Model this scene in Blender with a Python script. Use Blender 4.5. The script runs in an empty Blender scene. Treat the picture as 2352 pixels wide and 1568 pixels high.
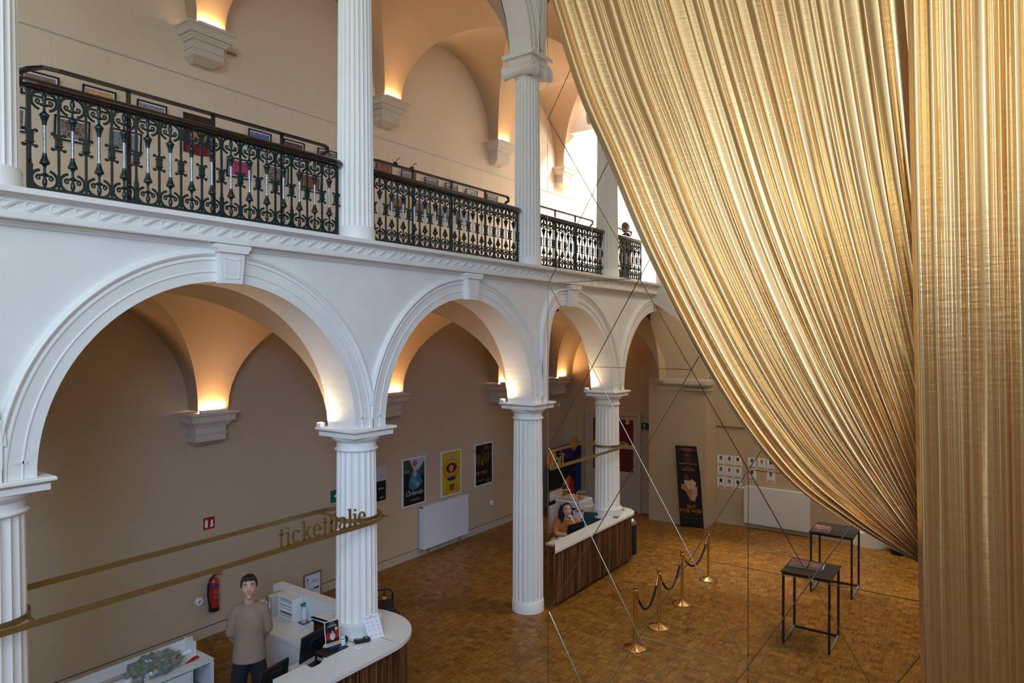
import bpy, math, random
from mathutils import Vector, Matrix
PI = math.pi
SC = bpy.context.scene
COL = SC.collection
random.seed(7)
sin, cos = math.sin, math.cos

# ---------------------------------------------------------------- camera
CAM = Vector((-4.20624, -6.7968, 5.04828))
cd = bpy.data.cameras.new('camera'); cam = bpy.data.objects.new('camera', cd); COL.objects.link(cam)
_F = Vector((0.81411906, 0.58063474, -0.00857121)); _R = Vector((0.5806441, -0.81415591, -0.00160739)); _U = Vector((0.0079116, 0.00366822, 0.99996197))
cam.matrix_world = Matrix(((_R.x, _U.x, -_F.x, CAM.x), (_R.y, _U.y, -_F.y, CAM.y), (_R.z, _U.z, -_F.z, CAM.z), (0, 0, 0, 1)))
cd.sensor_width = 36; cd.lens = 36 * 1564.47 / 2352; cd.clip_start = 0.05; cd.clip_end = 200
SC.camera = cam
# ---------------------------------------------------------------- world, exposure, daylight, added fill
w = bpy.data.worlds.new('world'); SC.world = w; w.use_nodes = True
bg = w.node_tree.nodes['Background']; bg.inputs[0].default_value = (0.58, 0.64, 0.65, 1); bg.inputs[1].default_value = 2.0
SC.view_settings.view_transform = 'Standard'; SC.view_settings.look = 'None'; SC.view_settings.gamma = 1.0
SC.cycles.max_bounces = 8; SC.cycles.diffuse_bounces = 4; SC.cycles.glossy_bounces = 4; SC.cycles.use_denoising = True
SC.view_settings.exposure = 0.0; SC.view_settings.use_curve_mapping = False
def area(name, loc, target, sx, sy, power, color, spread=PI):
    l = bpy.data.lights.new(name, 'AREA'); l.shape = 'RECTANGLE'; l.size = sx; l.size_y = sy; l.energy = power; l.color = color; l.spread = spread
    o = bpy.data.objects.new(name, l); COL.objects.link(o); o.location = loc
    o.rotation_euler = (Vector(target) - Vector(loc)).to_track_quat('-Z', 'Y').to_euler()
    return o
area('daylight_window_end', (-8.6, -7.0, 9.8), (1.0, 0, 5.5), 4.0, 2.6, 330, (0.50, 0.76, 1.0))
area('daylight_window_low', (-8.4, -10.8, 7.0), (5.0, 3.0, 2.0), 3.0, 2.0, 85, (0.30, 0.52, 1.0), 0.95)
area('daylight_window_side', (3.0, -11.5, 10.5), (4.0, 0, 6.0), 10.0, 3.0, 60, (0.75, 0.85, 1.0))
area('daylight_gallery_window', (14.3, 1.8, 12.2), (16.2, 3.2, 8.4), 2.4, 1.8, 2300, (1.0, 0.95, 0.9))
area('fill_mirrored_hall', (10.5, -6.5, 12.0), (10.5, -3.0, 0.0), 4.0, 3.0, 210, (1.0, 0.84, 0.66), 1.5)  # added warm fill that brightens the mirrored hall, no real source here

# ---------------------------------------------------------------- materials
def mat(name, col, rough=0.6, metal=0.0, noise=0.0, nscale=8.0, bump=0.0, bscale=40.0, spec=0.5, emit=None, estr=0, trans=0.0, coat=0.0, alpha=1.0, col2=None):
    m = bpy.data.materials.new(name); m.use_nodes = True; nt = m.node_tree; b = nt.nodes['Principled BSDF']
    b.inputs['Base Color'].default_value = (*col, 1); b.inputs['Roughness'].default_value = rough; b.inputs['Metallic'].default_value = metal
    b.inputs['Specular IOR Level'].default_value = spec; b.inputs['Transmission Weight'].default_value = trans; b.inputs['Coat Weight'].default_value = coat
    b.inputs['Alpha'].default_value = alpha
    if emit: b.inputs['Emission Color'].default_value = (*emit, 1); b.inputs['Emission Strength'].default_value = estr
    tc = nt.nodes.new('ShaderNodeTexCoord')
    if noise > 0 or col2:
        n = nt.nodes.new('ShaderNodeTexNoise'); n.inputs['Scale'].default_value = nscale; n.inputs['Detail'].default_value = 6
        nt.links.new(tc.outputs['Object'], n.inputs['Vector'])
        r = nt.nodes.new('ShaderNodeMapRange'); r.inputs['From Min'].default_value = 0.3; r.inputs['From Max'].default_value = 0.7
        nt.links.new(n.outputs['Fac'], r.inputs['Value'])
        mx = nt.nodes.new('ShaderNodeMix'); mx.data_type = 'RGBA'
        c2 = col2 or tuple(c * (1 - noise) for c in col)
        mx.inputs[6].default_value = (*c2, 1); mx.inputs[7].default_value = (*col, 1)
        nt.links.new(r.outputs[0], mx.inputs[0]); nt.links.new(mx.outputs[2], b.inputs['Base Color'])
    if bump > 0:
        n2 = nt.nodes.new('ShaderNodeTexNoise'); n2.inputs['Scale'].default_value = bscale; n2.inputs['Detail'].default_value = 4
        nt.links.new(tc.outputs['Object'], n2.inputs['Vector'])
        bp = nt.nodes.new('ShaderNodeBump'); bp.inputs['Strength'].default_value = bump; bp.inputs['Distance'].default_value = 0.01
        nt.links.new(n2.outputs['Fac'], bp.inputs['Height']); nt.links.new(bp.outputs[0], b.inputs['Normal'])
    return m
M = {}
M['stone'] = mat('painted_stone', (0.87, 0.85, 0.79), 0.55, noise=0.07, nscale=2.5, bump=0.25, bscale=30)
M['column'] = mat('painted_column', (0.90, 0.88, 0.82), 0.5, noise=0.05, nscale=3, bump=0.12, bscale=30)
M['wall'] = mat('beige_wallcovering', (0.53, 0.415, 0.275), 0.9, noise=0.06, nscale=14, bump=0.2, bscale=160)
M['wall2'] = mat('brightened_beige_wallcovering', (0.74, 0.61, 0.46), 0.9, noise=0.05, nscale=14, bump=0.15, bscale=160)  # copy of the wallcovering, paled in place of stronger gallery light
M['vault'] = mat('beige_plaster_vault', (0.50, 0.36, 0.235), 0.85, noise=0.05, nscale=1.5, bump=0.1, bscale=20)
M['corbel'] = mat('corbel_stone', (0.62, 0.55, 0.46), 0.7, noise=0.08, nscale=5, bump=0.2, bscale=40)
M['base'] = mat('beige_baseboard', (0.50, 0.43, 0.33), 0.6)
M['iron'] = mat('dark_green_cast_iron', (0.004, 0.021, 0.023), 0.26, 0.0, bump=0.25, bscale=60, spec=0.45)
M['rod'] = mat('polished_grey_rod', (0.30, 0.36, 0.42), 0.22, 0.8, bump=0.35, bscale=90)
M['wood_rail'] = mat('dark_mahogany_handrail', (0.022, 0.010, 0.009), 0.22, noise=0.5, nscale=12, coat=0.6)
M['blackrail'] = mat('black_painted_rail', (0.012, 0.009, 0.010), 0.3)
M['black'] = mat('black_plastic', (0.010, 0.010, 0.011), 0.4)
M['blackmetal'] = mat('black_powder_coat', (0.012, 0.012, 0.013), 0.45, bump=0.1)
M['white'] = mat('white_laminate', (0.74, 0.73, 0.70), 0.45, noise=0.02, nscale=6)
M['whiteboard'] = mat('white_metal_panel', (0.72, 0.75, 0.80), 0.4)
M['grey'] = mat('mid_grey', (0.25, 0.25, 0.26), 0.5)
M['paper'] = mat('white_paper', (0.82, 0.82, 0.84), 0.8)
M['brass'] = mat('polished_brass', (0.78, 0.50, 0.20), 0.22, 1.0, noise=0.15, nscale=5)
M['ringbrass'] = mat('satin_brass_band', (0.42, 0.31, 0.13), 0.38, 0.85)
M['chrome'] = mat('chrome', (0.7, 0.72, 0.75), 0.15, 1.0)
M['rope'] = mat('black_velvet', (0.008, 0.008, 0.014), 0.95, bump=0.3, bscale=150)
M['red'] = mat('red_enamel', (0.42, 0.015, 0.012), 0.3, coat=0.5)
M['skin'] = mat('skin', (0.62, 0.36, 0.25), 0.5, noise=0.08, nscale=20)
M['hair'] = mat('dark_brown_hair', (0.018, 0.010, 0.008), 0.5, noise=0.4, nscale=60)
M['seam'] = mat('mirror_joint_metal', (0.36, 0.34, 0.31), 0.18, 1.0)
M['lamp'] = mat('lit_lamp', (1, 1, 1), 0.5, emit=(1.0, 0.80, 0.52), estr=14)
def flat(name, col, rough=0.5): 
    k = 'c_' + name
    if k not in M: M[k] = mat(name, col, rough, spec=0.25)
    return M[k]

def parquet(name, c1, c2, c3):
    m = bpy.data.materials.new(name); m.use_nodes = True; nt = m.node_tree; b = nt.nodes['Principled BSDF']; N = nt.nodes.new; L = nt.links.new
    tc = N('ShaderNodeTexCoord'); sep = N('ShaderNodeSeparateXYZ'); L(tc.outputs['Object'], sep.inputs[0])
    def mth(op, a, b_=None):
        n = N('ShaderNodeMath'); n.operation = op
        for i, v in enumerate((a, b_)):
            if v is None: continue
            if isinstance(v, (int, float)): n.inputs[i].default_value = v
            else: L(v, n.inputs[i])
        return n.outputs[0]
    cell = 0.128
    u = mth('DIVIDE', sep.outputs[0], cell); v = mth('DIVIDE', sep.outputs[1], cell)
    iu = mth('FLOOR', u); iv = mth('FLOOR', v); fu = mth('SUBTRACT', u, iu); fv = mth('SUBTRACT', v, iv)
    chk = mth('MODULO', mth('ABSOLUTE', mth('ADD', iu, iv)), 2.0)
    inv = mth('SUBTRACT', 1.0, chk)
    a = mth('ADD', mth('MULTIPLY', fu, chk), mth('MULTIPLY', fv, inv))
    st = mth('MULTIPLY', a, 5.0); si = mth('FLOOR', st); sf = mth('SUBTRACT', st, si)
    cmb = N('ShaderNodeCombineXYZ'); L(mth('MULTIPLY', iu, 1.37), cmb.inputs[0]); L(mth('MULTIPLY', iv, 2.11), cmb.inputs[1]); L(mth('MULTIPLY', si, 3.7), cmb.inputs[2])
    wn = N('ShaderNodeTexWhiteNoise'); L(cmb.outputs[0], wn.inputs['Vector'])
    cmb2 = N('ShaderNodeCombineXYZ'); L(iu, cmb2.inputs[0]); L(iv, cmb2.inputs[1])
    wn2 = N('ShaderNodeTexWhiteNoise'); L(cmb2.outputs[0], wn2.inputs['Vector'])
    ns = N('ShaderNodeTexNoise'); ns.inputs['Scale'].default_value = 0.5; L(tc.outputs['Object'], ns.inputs['Vector'])
    f = mth('ADD', mth('MULTIPLY', wn.outputs['Value'], 0.45), mth('ADD', mth('MULTIPLY', wn2.outputs['Value'], 0.30), mth('MULTIPLY', ns.outputs['Fac'], 0.25)))
    cr = N('ShaderNodeValToRGB'); cr.color_ramp.elements[0].color = (*c1, 1); cr.color_ramp.elements[0].position = 0.12; cr.color_ramp.elements[1].color = (*c3, 1); cr.color_ramp.elements[1].position = 0.9
    e = cr.color_ramp.elements.new(0.5); e.color = (*c2, 1)
    L(f, cr.inputs[0])
    def edge(x, wd): return mth('LESS_THAN', mth('MINIMUM', x, mth('SUBTRACT', 1.0, x)), wd)
    g = mth('MAXIMUM', mth('MAXIMUM', edge(fu, 0.018), edge(fv, 0.018)), mth('MULTIPLY', edge(sf, 0.05), 0.6))
    mx = N('ShaderNodeMix'); mx.data_type = 'RGBA'; L(mth('MULTIPLY', g, 0.75), mx.inputs[0]); L(cr.outputs[0], mx.inputs[6]); mx.inputs[7].default_value = (c1[0] * .4, c1[1] * .35, c1[2] * .3, 1)
    L(mx.outputs[2], b.inputs['Base Color']); b.inputs['Roughness'].default_value = 0.38; b.inputs['Specular IOR Level'].default_value = 0.22
    return m
M['parquet'] = parquet('oak_mosaic_parquet', (0.12, 0.048, 0.006), (0.25, 0.112, 0.016), (0.38, 0.19, 0.034))

def photo_mat(name, cols, scale=6.0, seed=0.0, stretch=(1, 1, 1)):
    m = bpy.data.materials.new(name); m.use_nodes = True; nt = m.node_tree; b = nt.nodes['Principled BSDF']; N = nt.nodes.new; L = nt.links.new
    tc = N('ShaderNodeTexCoord'); mp = N('ShaderNodeMapping'); mp.inputs['Location'].default_value = (seed, seed * 1.7, seed * .3); mp.inputs['Scale'].default_value = stretch
    L(tc.outputs['Generated'], mp.inputs[0])
    n = N('ShaderNodeTexNoise'); n.inputs['Scale'].default_value = scale; n.inputs['Detail'].default_value = 8; n.inputs['Roughness'].default_value = 0.65; n.inputs['Distortion'].default_value = 0.6
    L(mp.outputs[0], n.inputs['Vector'])
    cr = N('ShaderNodeValToRGB'); L(n.outputs['Fac'], cr.inputs[0])
    el = cr.color_ramp.elements
    while len(el) < len(cols): el.new(0.5)
    for i, c in enumerate(cols): el[i].position = 0.30 + 0.40 * i / (len(cols) - 1); el[i].color = (*c, 1)
    L(cr.outputs[0], b.inputs['Base Color']); b.inputs['Roughness'].default_value = 0.3
    return m

# ---------------------------------------------------------------- mesh helpers
class MB:
    def __init__(s): s.v = []; s.f = []; s.mi = []; s.cur = 0; s.X = None
    def add(s, vs, fs):
        o = len(s.v)
        if s.X is not None: vs = [tuple(s.X @ Vector(p)) for p in vs]
        s.v += [tuple(p) for p in vs]; s.f += [tuple(i + o for i in f) for f in fs]; s.mi += [s.cur] * len(fs)
        return s
    def box(s, x0, y0, z0, x1, y1, z1):
        if x0 > x1: x0, x1 = x1, x0
        if y0 > y1: y0, y1 = y1, y0
        if z0 > z1: z0, z1 = z1, z0
        return s.add([(x0, y0, z0), (x1, y0, z0), (x1, y1, z0), (x0, y1, z0), (x0, y0, z1), (x1, y0, z1), (x1, y1, z1), (x0, y1, z1)],
                     [(0, 3, 2, 1), (4, 5, 6, 7), (0, 1, 5, 4), (1, 2, 6, 5), (2, 3, 7, 6), (3, 0, 4, 7)])
    def rbox(s, x0, y0, z0, x1, y1, z1, r=0.01):
        if x0 > x1: x0, x1 = x1, x0
        if y0 > y1: y0, y1 = y1, y0
        if z0 > z1: z0, z1 = z1, z0
        r = min(r, (x1 - x0) * .45, (y1 - y0) * .45, (z1 - z0) * .45)
        def ring(d, z):
            a = [(x0 + d + r * .0, y0 + d)]
            c = []
            rr = max(r - d, r * .35)
            for cx, cy, a0 in ((x1 - d - rr, y1 - d - rr, 0), (x0 + d + rr, y1 - d - rr, 1), (x0 + d + rr, y0 + d + rr, 2), (x1 - d - rr, y0 + d + rr, 3)):
                for k in range(4):
                    t = (a0 + k / 3) * PI / 2; c.append((cx + rr * cos(t), cy + rr * sin(t), z))
            return c
        R = [ring(r * .6, z0), ring(r * .15, z0 + r * .25), ring(0, z0 + r * .7), ring(0, z1 - r * .7), ring(r * .15, z1 - r * .25), ring(r * .6, z1)]
        return s.loft(R, True)
    def loft(s, rings, caps=False, closed=True):
        n = len(rings[0]); vs = [p for r in rings for p in r]; fs = []
        for i in range(len(rings) - 1):
            for j in range(n if closed else n - 1):
                a = i * n + j; b = i * n + (j + 1) % n; fs.append((a, b, b + n, a + n))
        if caps: fs.append(tuple(range(n))[::-1]); fs.append(tuple(range((len(rings) - 1) * n, len(rings) * n)))
        return s.add(vs, fs)
    def lathe(s, prof, cx=0, cy=0, seg=24, z0=0, caps=True, rf=None):
        rings = []
        for r, z in prof:
            rings.append([(cx + (rf(r, 2 * PI * k / seg, z) if rf else r) * cos(2 * PI * k / seg), cy + (rf(r, 2 * PI * k / seg, z) if rf else r) * sin(2 * PI * k / seg), z0 + z) for k in range(seg)])
        return s.loft(rings, caps)
    def cyl(s, a, b, r, seg=12, r2=None):
        return s.tube([a, b], r, seg, r2=r2)
    def tube(s, path, r, seg=8, closed=False, r2=None, flat=None, up=None):
        P = [Vector(p) for p in path]; n = len(P); rings = []; prev = None
        for i, p in enumerate(P):
            if closed: t = P[(i + 1) % n] - P[i - 1]
            else: t = P[min(i + 1, n - 1)] - P[max(i - 1, 0)]
            t = t.normalized()
            if up is not None: ref = Vector(up)
            elif prev is None: ref = Vector((0, 0, 1)) if abs(t.z) < .9 else Vector((1, 0, 0))
            else: ref = prev
            u = (ref - t * ref.dot(t))
            if u.length < 1e-6: u = Vector((1, 0, 0)).cross(t)
            u = u.normalized(); prev = u; v = t.cross(u)
            rr = r[i] if isinstance(r, (list, tuple)) else (r if r2 is None else r + (r2 - r) * i / max(1, n - 1))
            if flat: a_, b_ = flat; rings.append([p + u * a_ * sx + v * b_ * sy for sx, sy in ((1, 1), (-1, 1), (-1, -1), (1, -1))])
            else: rings.append([p + (u * cos(2 * PI * k / seg) + v * sin(2 * PI * k / seg)) * rr for k in range(seg)])
        if closed: rings.append(rings[0])
        return s.loft([[tuple(q) for q in r_] for r_ in rings], not closed)
    def prism(s, poly, fn, d0, d1):
        n = len(poly); vs = [fn(a, b, d0) for a, b in poly] + [fn(a, b, d1) for a, b in poly]
        fs = [tuple(range(n))[::-1], tuple(range(n, 2 * n))] + [(i, (i + 1) % n, (i + 1) % n + n, i + n) for i in range(n)]
        return s.add(vs, fs)
    def ell(s, c, r, seg=16, rings=10, fn=None):
        R = []
        for i in range(rings + 1):
            t = -PI / 2 + PI * i / rings; rr = max(cos(t), .02)
            row = []
            for k in range(seg):
                p = Vector((c[0] + r[0] * rr * cos(2 * PI * k / seg), c[1] + r[1] * rr * sin(2 * PI * k / seg), c[2] + r[2] * sin(t)))
                row.append(tuple(fn(p) if fn else p))
            R.append(row)
        return s.loft(R, True)
    def build(s, name, m=None, parent=None, smooth=None, origin=None, world=True):
        org = Vector(origin) if origin is not None else Vector((0, 0, 0))
        off = Vector(parent.get('_o', (0, 0, 0))) if (parent is not None and world) else org
        me = bpy.data.meshes.new(name); me.from_pydata([tuple(Vector(p) - off) for p in s.v], [], s.f)
        ms = m if isinstance(m, (list, tuple)) else [m]
        for x in ms:
            if x is not None: me.materials.append(x)
        if len(ms) > 1: me.polygons.foreach_set('material_index', s.mi)
        import bmesh
        bm = bmesh.new(); bm.from_mesh(me); bmesh.ops.recalc_face_normals(bm, faces=bm.faces); bm.to_mesh(me); bm.free()
        if smooth is not None:
            me.polygons.foreach_set('use_smooth', [True] * len(me.polygons)); me.set_sharp_from_angle(angle=math.radians(smooth))
        me.update()
        o = bpy.data.objects.new(name, me); COL.objects.link(o)
        if parent is not None: o.parent = parent; 
        if parent is not None and world: o['_o'] = tuple(off)
        elif parent is None:
            o.location = org; o['_o'] = tuple(org)
        return o
def thing(name, label, cat, loc=(0, 0, 0), rz=0, group=None):
    o = bpy.data.objects.new(name, None); COL.objects.link(o); o.empty_display_size = .1
    o.location = loc; o.rotation_euler = (0, 0, rz); o['label'] = label; o['category'] = cat
    if group: o['group'] = group
    o['_o'] = tuple(loc)
    return o
def tag(o, label, cat, group=None):
    o['label'] = label; o['category'] = cat
    if group: o['group'] = group
    return o
def struct(name, mb, m, smooth=None):
    o = mb.build(name, m, None, smooth); o['kind'] = 'structure'; return o
def kids(o): return [c for c in bpy.data.objects if c.parent == o]
def dup(root, loc, rz=None, label=None, group=None):
    tree = {}
    for c in list(bpy.data.objects):
        if c.parent is not None: tree.setdefault(c.parent.name, []).append(c)
    r = root.copy(); COL.objects.link(r); r.location = loc
    if rz is not None: r.rotation_euler = (0, 0, rz)
    if label: r['label'] = label
    if group: r['group'] = group
    for ch in tree.get(root.name, []):
        c = ch.copy(); COL.objects.link(c); c.parent = r
        for g in tree.get(ch.name, []):
            d = g.copy(); COL.objects.link(d); d.parent = c
    return r
def text_mb(txt, size, depth, fn, mb=None, align='CENTER', bold=0.0, shear=0.0):
    c = bpy.data.curves.new('t', 'FONT'); c.body = txt; c.size = size; c.extrude = depth; c.align_x = align; c.offset = bold; c.shear = shear; c.resolution_u = 3
    o = bpy.data.objects.new('t', c); me = bpy.data.meshes.new_from_object(o)
    mb = mb or MB(); mb.add([fn(v.co.x, v.co.y, v.co.z) for v in me.vertices], [tuple(p.vertices) for p in me.polygons])
    bpy.data.objects.remove(o); bpy.data.curves.remove(c); bpy.data.meshes.remove(me)
    return mb
# ================================================================ ARCHITECTURE
ZS, ZU = 3.832, 10.15          # spring lines, lower and upper arcade
YB = 4.016                     # back wall of the aisle
PT, T = 0.528, 0.527           # pier width, wall thickness
def arch_pts(x0, x1, z0, N=40, xc=None):
    if isinstance(xc, str): h = 1.8; xc = (x0 + x1) / 2; return [(xc + (x1 - xc) * cos(PI - PI * i / N), z0 + h * max(0, sin(PI * i / N))) for i in range(N + 1)]
    xc = (x0 + x1) / 2 if xc is None else xc
    h = 1.8 if xc != (x0 + x1) / 2 else (x1 - x0) / 2
    out = []
    for i in range(N + 1):
        t = PI - PI * i / N; c, s_ = cos(t), sin(t)
        if c < 0 and abs((xc - x0) - h) > .2:
            out.append((xc - (xc - x0) * abs(c) ** 0.5, z0 + h * s_ ** 0.62 if s_ > 1e-9 else z0))
        elif c >= 0 or True:
            out.append((xc + ((x1 - xc) if c >= 0 else (xc - x0)) * c, z0 + h * max(s_, 0)))
    return out
LB = [(-5.928, -2.328, None), (-1.8, 1.8, None), (2.328, 5.928, None), (6.456, 9.071, 7.271), (9.599, 13.199, None)]
XL = -6.45
def arcade(bays, zs, top, y0, y1, xmin, xmax, pier_bottom):
    mb = MB(); x = xmin
    for (a, b, xc) in bays:
        if x < a: mb.box(x, y0, zs, min(a, xmax), y1, top)
        pts = arch_pts(a, b, zs, 48, xc)
        for (p, q) in zip(pts[:-1], pts[1:]):
            if p[0] >= xmax: break
            mb.add([(p[0], y0, p[1]), (q[0], y0, q[1]), (q[0], y0, top), (p[0], y0, top), (p[0], y1, p[1]), (q[0], y1, q[1]), (q[0], y1, top), (p[0], y1, top)],
                   [(0, 1, 2, 3), (4, 7, 6, 5), (0, 4, 5, 1)])
        x = b
    return mb
low = arcade(LB, ZS, 6.02, 0, T, XL, 11.35, 0)
struct('wall_arcade', low, M['stone'], 30)
UB = [(-5.883, -2.309, None), (-1.819, 1.819, None), (2.309, 5.947, None), (6.437, 9.09, 7.3), (9.58, 13.2, None)]
up = arcade(UB, ZU, 13.6, 0.04, 0.49, XL, 12.0, 0)
struct('wall_arcade_upper', up, M['stone'], 30)

def archivolt(bays, zs, y, prof, clampx):
    mb = MB()
    for bi, (a, b, xc) in enumerate(bays):
        pts = arch_pts(a, b, zs, 56, xc); n = len(pts); rings = []
        lo, hi = a - PT / 2, b + PT / 2
        for i, (px, pz) in enumerate(pts):
            if px > clampx: break
            q0 = pts[max(i - 1, 0)]; q1 = pts[min(i + 1, n - 1)]
            tx, tz = q1[0] - q0[0], q1[1] - q0[1]; L_ = math.hypot(tx, tz); nx, nz = -tz / L_, tx / L_
            if i == 0: nx, nz = -1, 0
            if i == n - 1: nx, nz = 1, 0
            rings.append([(min(max(px + nx * r, lo), min(hi, clampx)), y - d, max(pz + nz * r, zs)) for r, d in prof])
        mb.loft(rings, False, False)
    return mb
prof = [(0, 0), (0, .022), (.10, .022), (.105, .034), (.115, .034), (.12, .026), (.225, .032), (.23, .046), (.245, .046), (.25, .036), (.262, .034), (.275, .055), (.30, .066), (.325, .05), (.33, 0)]
struct('trim_1', archivolt(LB, ZS, 0, prof, 11.3), M['stone'], 35)
struct('trim_2', archivolt(UB, ZU, 0.04, [(r, d) for r, d in prof], 11.9), M['stone'], 35)
# sunk triangular panel moulding at the foot of each pier
mb = MB()
for xc in (-2.064, 2.064, 6.192, 9.335):
    for yy, zz, w_ in ((0, ZS, .19), (0.04, ZU, .17)):
        f = [(xc - w_, zz + .13), (xc + w_, zz + .13), (xc + w_, zz + .155), (xc - w_, zz + .155)]
        mb.prism(f, lambda a, b, d: (a, d, b), yy - .034, yy - .001)
        g = [(xc - .035, zz + .30), (xc + .035, zz + .30), (xc + .012, zz + .52), (xc - .012, zz + .52)]
        mb.prism(g, lambda a, b, d: (a, d, b), yy - .06, yy - .001)
struct('trim_3', mb, M['stone'])
# entablature: one continuous moulded cornice
XE = 11.15
pr_ = [(0.49, 6.285), (-.22, 6.285), (-.225, 6.28), (-.225, 6.235), (-.19, 6.232), (-.185, 6.226), (-.16, 6.218), (-.128, 6.206), (-.12, 6.20), (-.12, 6.098), (-.128, 6.094), (-.14, 6.088), (-.142, 6.072), (-.14, 6.036), (-.136, 6.031), (-.062, 6.031), (-.06, 6.018), (-.045, 6.012), (-.043, 6.004), (-.025, 5.998), (-.022, 5.985), (-.008, 5.978), (0, 5.972)]
mb = MB(); mb.loft([[(x, y, z) for y, z in pr_] for x in (XL, XE)], True)
struct('trim_4', mb, M['stone'], 25)
# running scroll ornament along the frieze
mb = MB(); pw = 0.1906; k = 0; x = -2.7
while x < XE - .15:
    pts = []
    for i in range(26):
        t = i / 25; a = -0.6 - t * 2 * PI * 1.55; r = 0.045 * (1 - t) ** .75 + 0.004
        pts.append((x + .06 - r * cos(a) * 1.05, -.124, 6.147 + r * sin(a)))
    mb.tube(pts, [.0078 * (1 - .35 * i / 25) for i in range(26)], 5)
    tail = []
    for i in range(13):
        t = i / 12; tail.append((x + .02 + t * .185, -.124, 6.147 - .036 * cos(PI * min(1, t * 1.08)) * (1 if t < .95 else .95)))
    mb.tube(tail, [.006 + .012 * sin(PI * i / 12) for i in range(13)], 5)
    lf = [(x + .115 + .05 * t, -.124, 6.125 + .055 * t ** .7) for t in [j / 6 for j in range(7)]]
    mb.tube(lf, [.004 + .009 * sin(PI * j / 6) for j in range(7)], 4)
    x += pw
struct('trim_5', mb, M['stone'], 60)
# keystones
def keystone(xc, nm):
    mb = MB(); zt, zb = 5.935, 5.61
    def f(a, b, d): return (a, d, b)
    mb.prism([(xc - .118, zb), (xc + .118, zb), (xc + .15, zt), (xc - .15, zt)], f, -.125, 0)
    mb.prism([(xc - .17, zt), (xc + .17, zt), (xc + .185, 5.97), (xc + .205, 5.985), (xc + .205, 6.02), (xc - .205, 6.02), (xc - .205, 5.985), (xc - .185, 5.97)], f, -.155, 0)
    # beaded panel frame
    for (x0, z0, x1, z1) in ((-.075, 5.665, .075, 5.665), (-.088, 5.87, .088, 5.87), (-.075, 5.665, -.088, 5.87), (.075, 5.665, .088, 5.87)):
        n = 12
        for i in range(n + 1):
            t = i / n; cx = xc + x0 + (x1 - x0) * t; cz = z0 + (z1 - z0) * t
            mb.ell((cx, -.127, cz), (.0075, .0065, .0075), 6, 4)
    struct(nm, mb, M['stone'], 30)
keystone(-4.128, 'trim_6'); keystone(0, 'trim_7'); keystone(4.128, 'trim_8'); keystone(7.271, 'trim_9')

# floor, gallery slab, walls
mb = MB(); mb.box(-9, -12, -.2, 15.5, 5, 0); struct('floor', mb, M['parquet'])
mb = MB(); mb.box(XL, .49, 6.0, 22, YB, 6.26); struct('floor_gallery', mb, M['vault'])
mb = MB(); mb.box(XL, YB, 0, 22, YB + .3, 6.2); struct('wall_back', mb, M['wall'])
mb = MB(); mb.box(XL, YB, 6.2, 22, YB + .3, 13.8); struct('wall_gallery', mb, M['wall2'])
mb = MB(); mb.box(XL, YB - .025, 0, 13.7, YB, .17); mb.box(XL, YB - .032, .155, 13.7, YB, .17); struct('baseboard_back', mb, M['base'])
mb = MB(); mb.tube([(XL, YB - .012, 9.32), (16, YB - .012, 9.29)], .012, 6)
for i in range(30):
    x = -2.2 + i * .66 + .13 * sin(i * 5.1); mb.tube([(x, YB - .012, 9.31), (x + .01, YB - .012, 8.2)], .0016, 4)
struct('trim_10', mb, flat('rail_white', (.62, .56, .47)))

# groin vaults
def vault(bays, zs, y0, y1, yw, h, name):
    """barrels through each arch meeting a long barrel over the aisle"""
    mb = MB(); N = 28; xs_prev = XL
    def along(x0, x1):   # plain strip of the long barrel over a pier, ending on the corbel
        R = []
        for xx in (x0, x1):
            R.append([(xx, (y0 + y1) / 2 + (y1 - y0) / 2 * cos(PI * j / 32), zs + h * sin(PI * j / 32)) for j in range(33)])
        mb.loft(R, False, False)
        mb.add([(x0, y1, zs), (x1, y1, zs), (x1, yw, zs), (x0, yw, zs)], [(0, 1, 2, 3)])
        # cheeks of the springer against the wall
    for (a, b, xc) in bays:
        if a > xs_prev: along(xs_prev, a)
        pts = arch_pts(a, b, zs, N, xc)
        if xc == 'e': pts = [(p[0], zs + h * max(0, sin(PI * i / N))) for i, p in enumerate(pts)]
        xs = [p[0] for p in pts]; ss = [sin(PI * i / N) for i in range(N + 1)]; zt = [p[1] for p in pts]
        ys = [(y0 + y1) / 2 - (y1 - y0) / 2 * cos(PI * j / N) for j in range(N + 1)]
        # transverse barrel where its rise exceeds the long barrel's
        for i in range(N):
            for j in range(N):
                q = [(i, j), (i + 1, j), (i + 1, j + 1), (i, j + 1)]
                def za(p): return zt[p[0]]
                def zb(p): return zs + (zt[p[1]] - zs if False else h * ss[p[1]])
                on1 = (i < N / 2) == (j < N / 2)
                tri = [(q[0], q[1], q[2]), (q[0], q[2], q[3])] if on1 else [(q[0], q[1], q[3]), (q[1], q[2], q[3])]
                for t in tri:
                    ca = sum(ss[p[0]] for p in t); cb = sum(ss[p[1]] for p in t)
                    useA = ca > cb + 1e-9
                    key = za if useA else zb
                    vs = [(xs[p[0]], ys[p[1]], (key(p))) for p in t]
                    (mbA if useA else mbB).append(vs)
        # wall arch strip
        for i in range(N):
            mb.add([(xs[i], y1, zt[i]), (xs[i + 1], y1, zt[i + 1]), (xs[i + 1], yw, zt[i + 1]), (xs[i], yw, zt[i])], [(0, 1, 2, 3)])
        for xx, sgn in ((0, 1), (N, -1)): pass
        xs_prev = b
    if xs_prev < 13.7: along(xs_prev, 13.7)
    return mb
def weld(tris, mb):
    idx = {}; vs = []; fs = []
    for t in tris:
        f = []
        for p in t:
            k = tuple(round(c, 5) for c in p)
            if k not in idx: idx[k] = len(vs); vs.append(p)
            f.append(idx[k])
        fs.append(tuple(f))
    mb.add(vs, fs)
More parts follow.
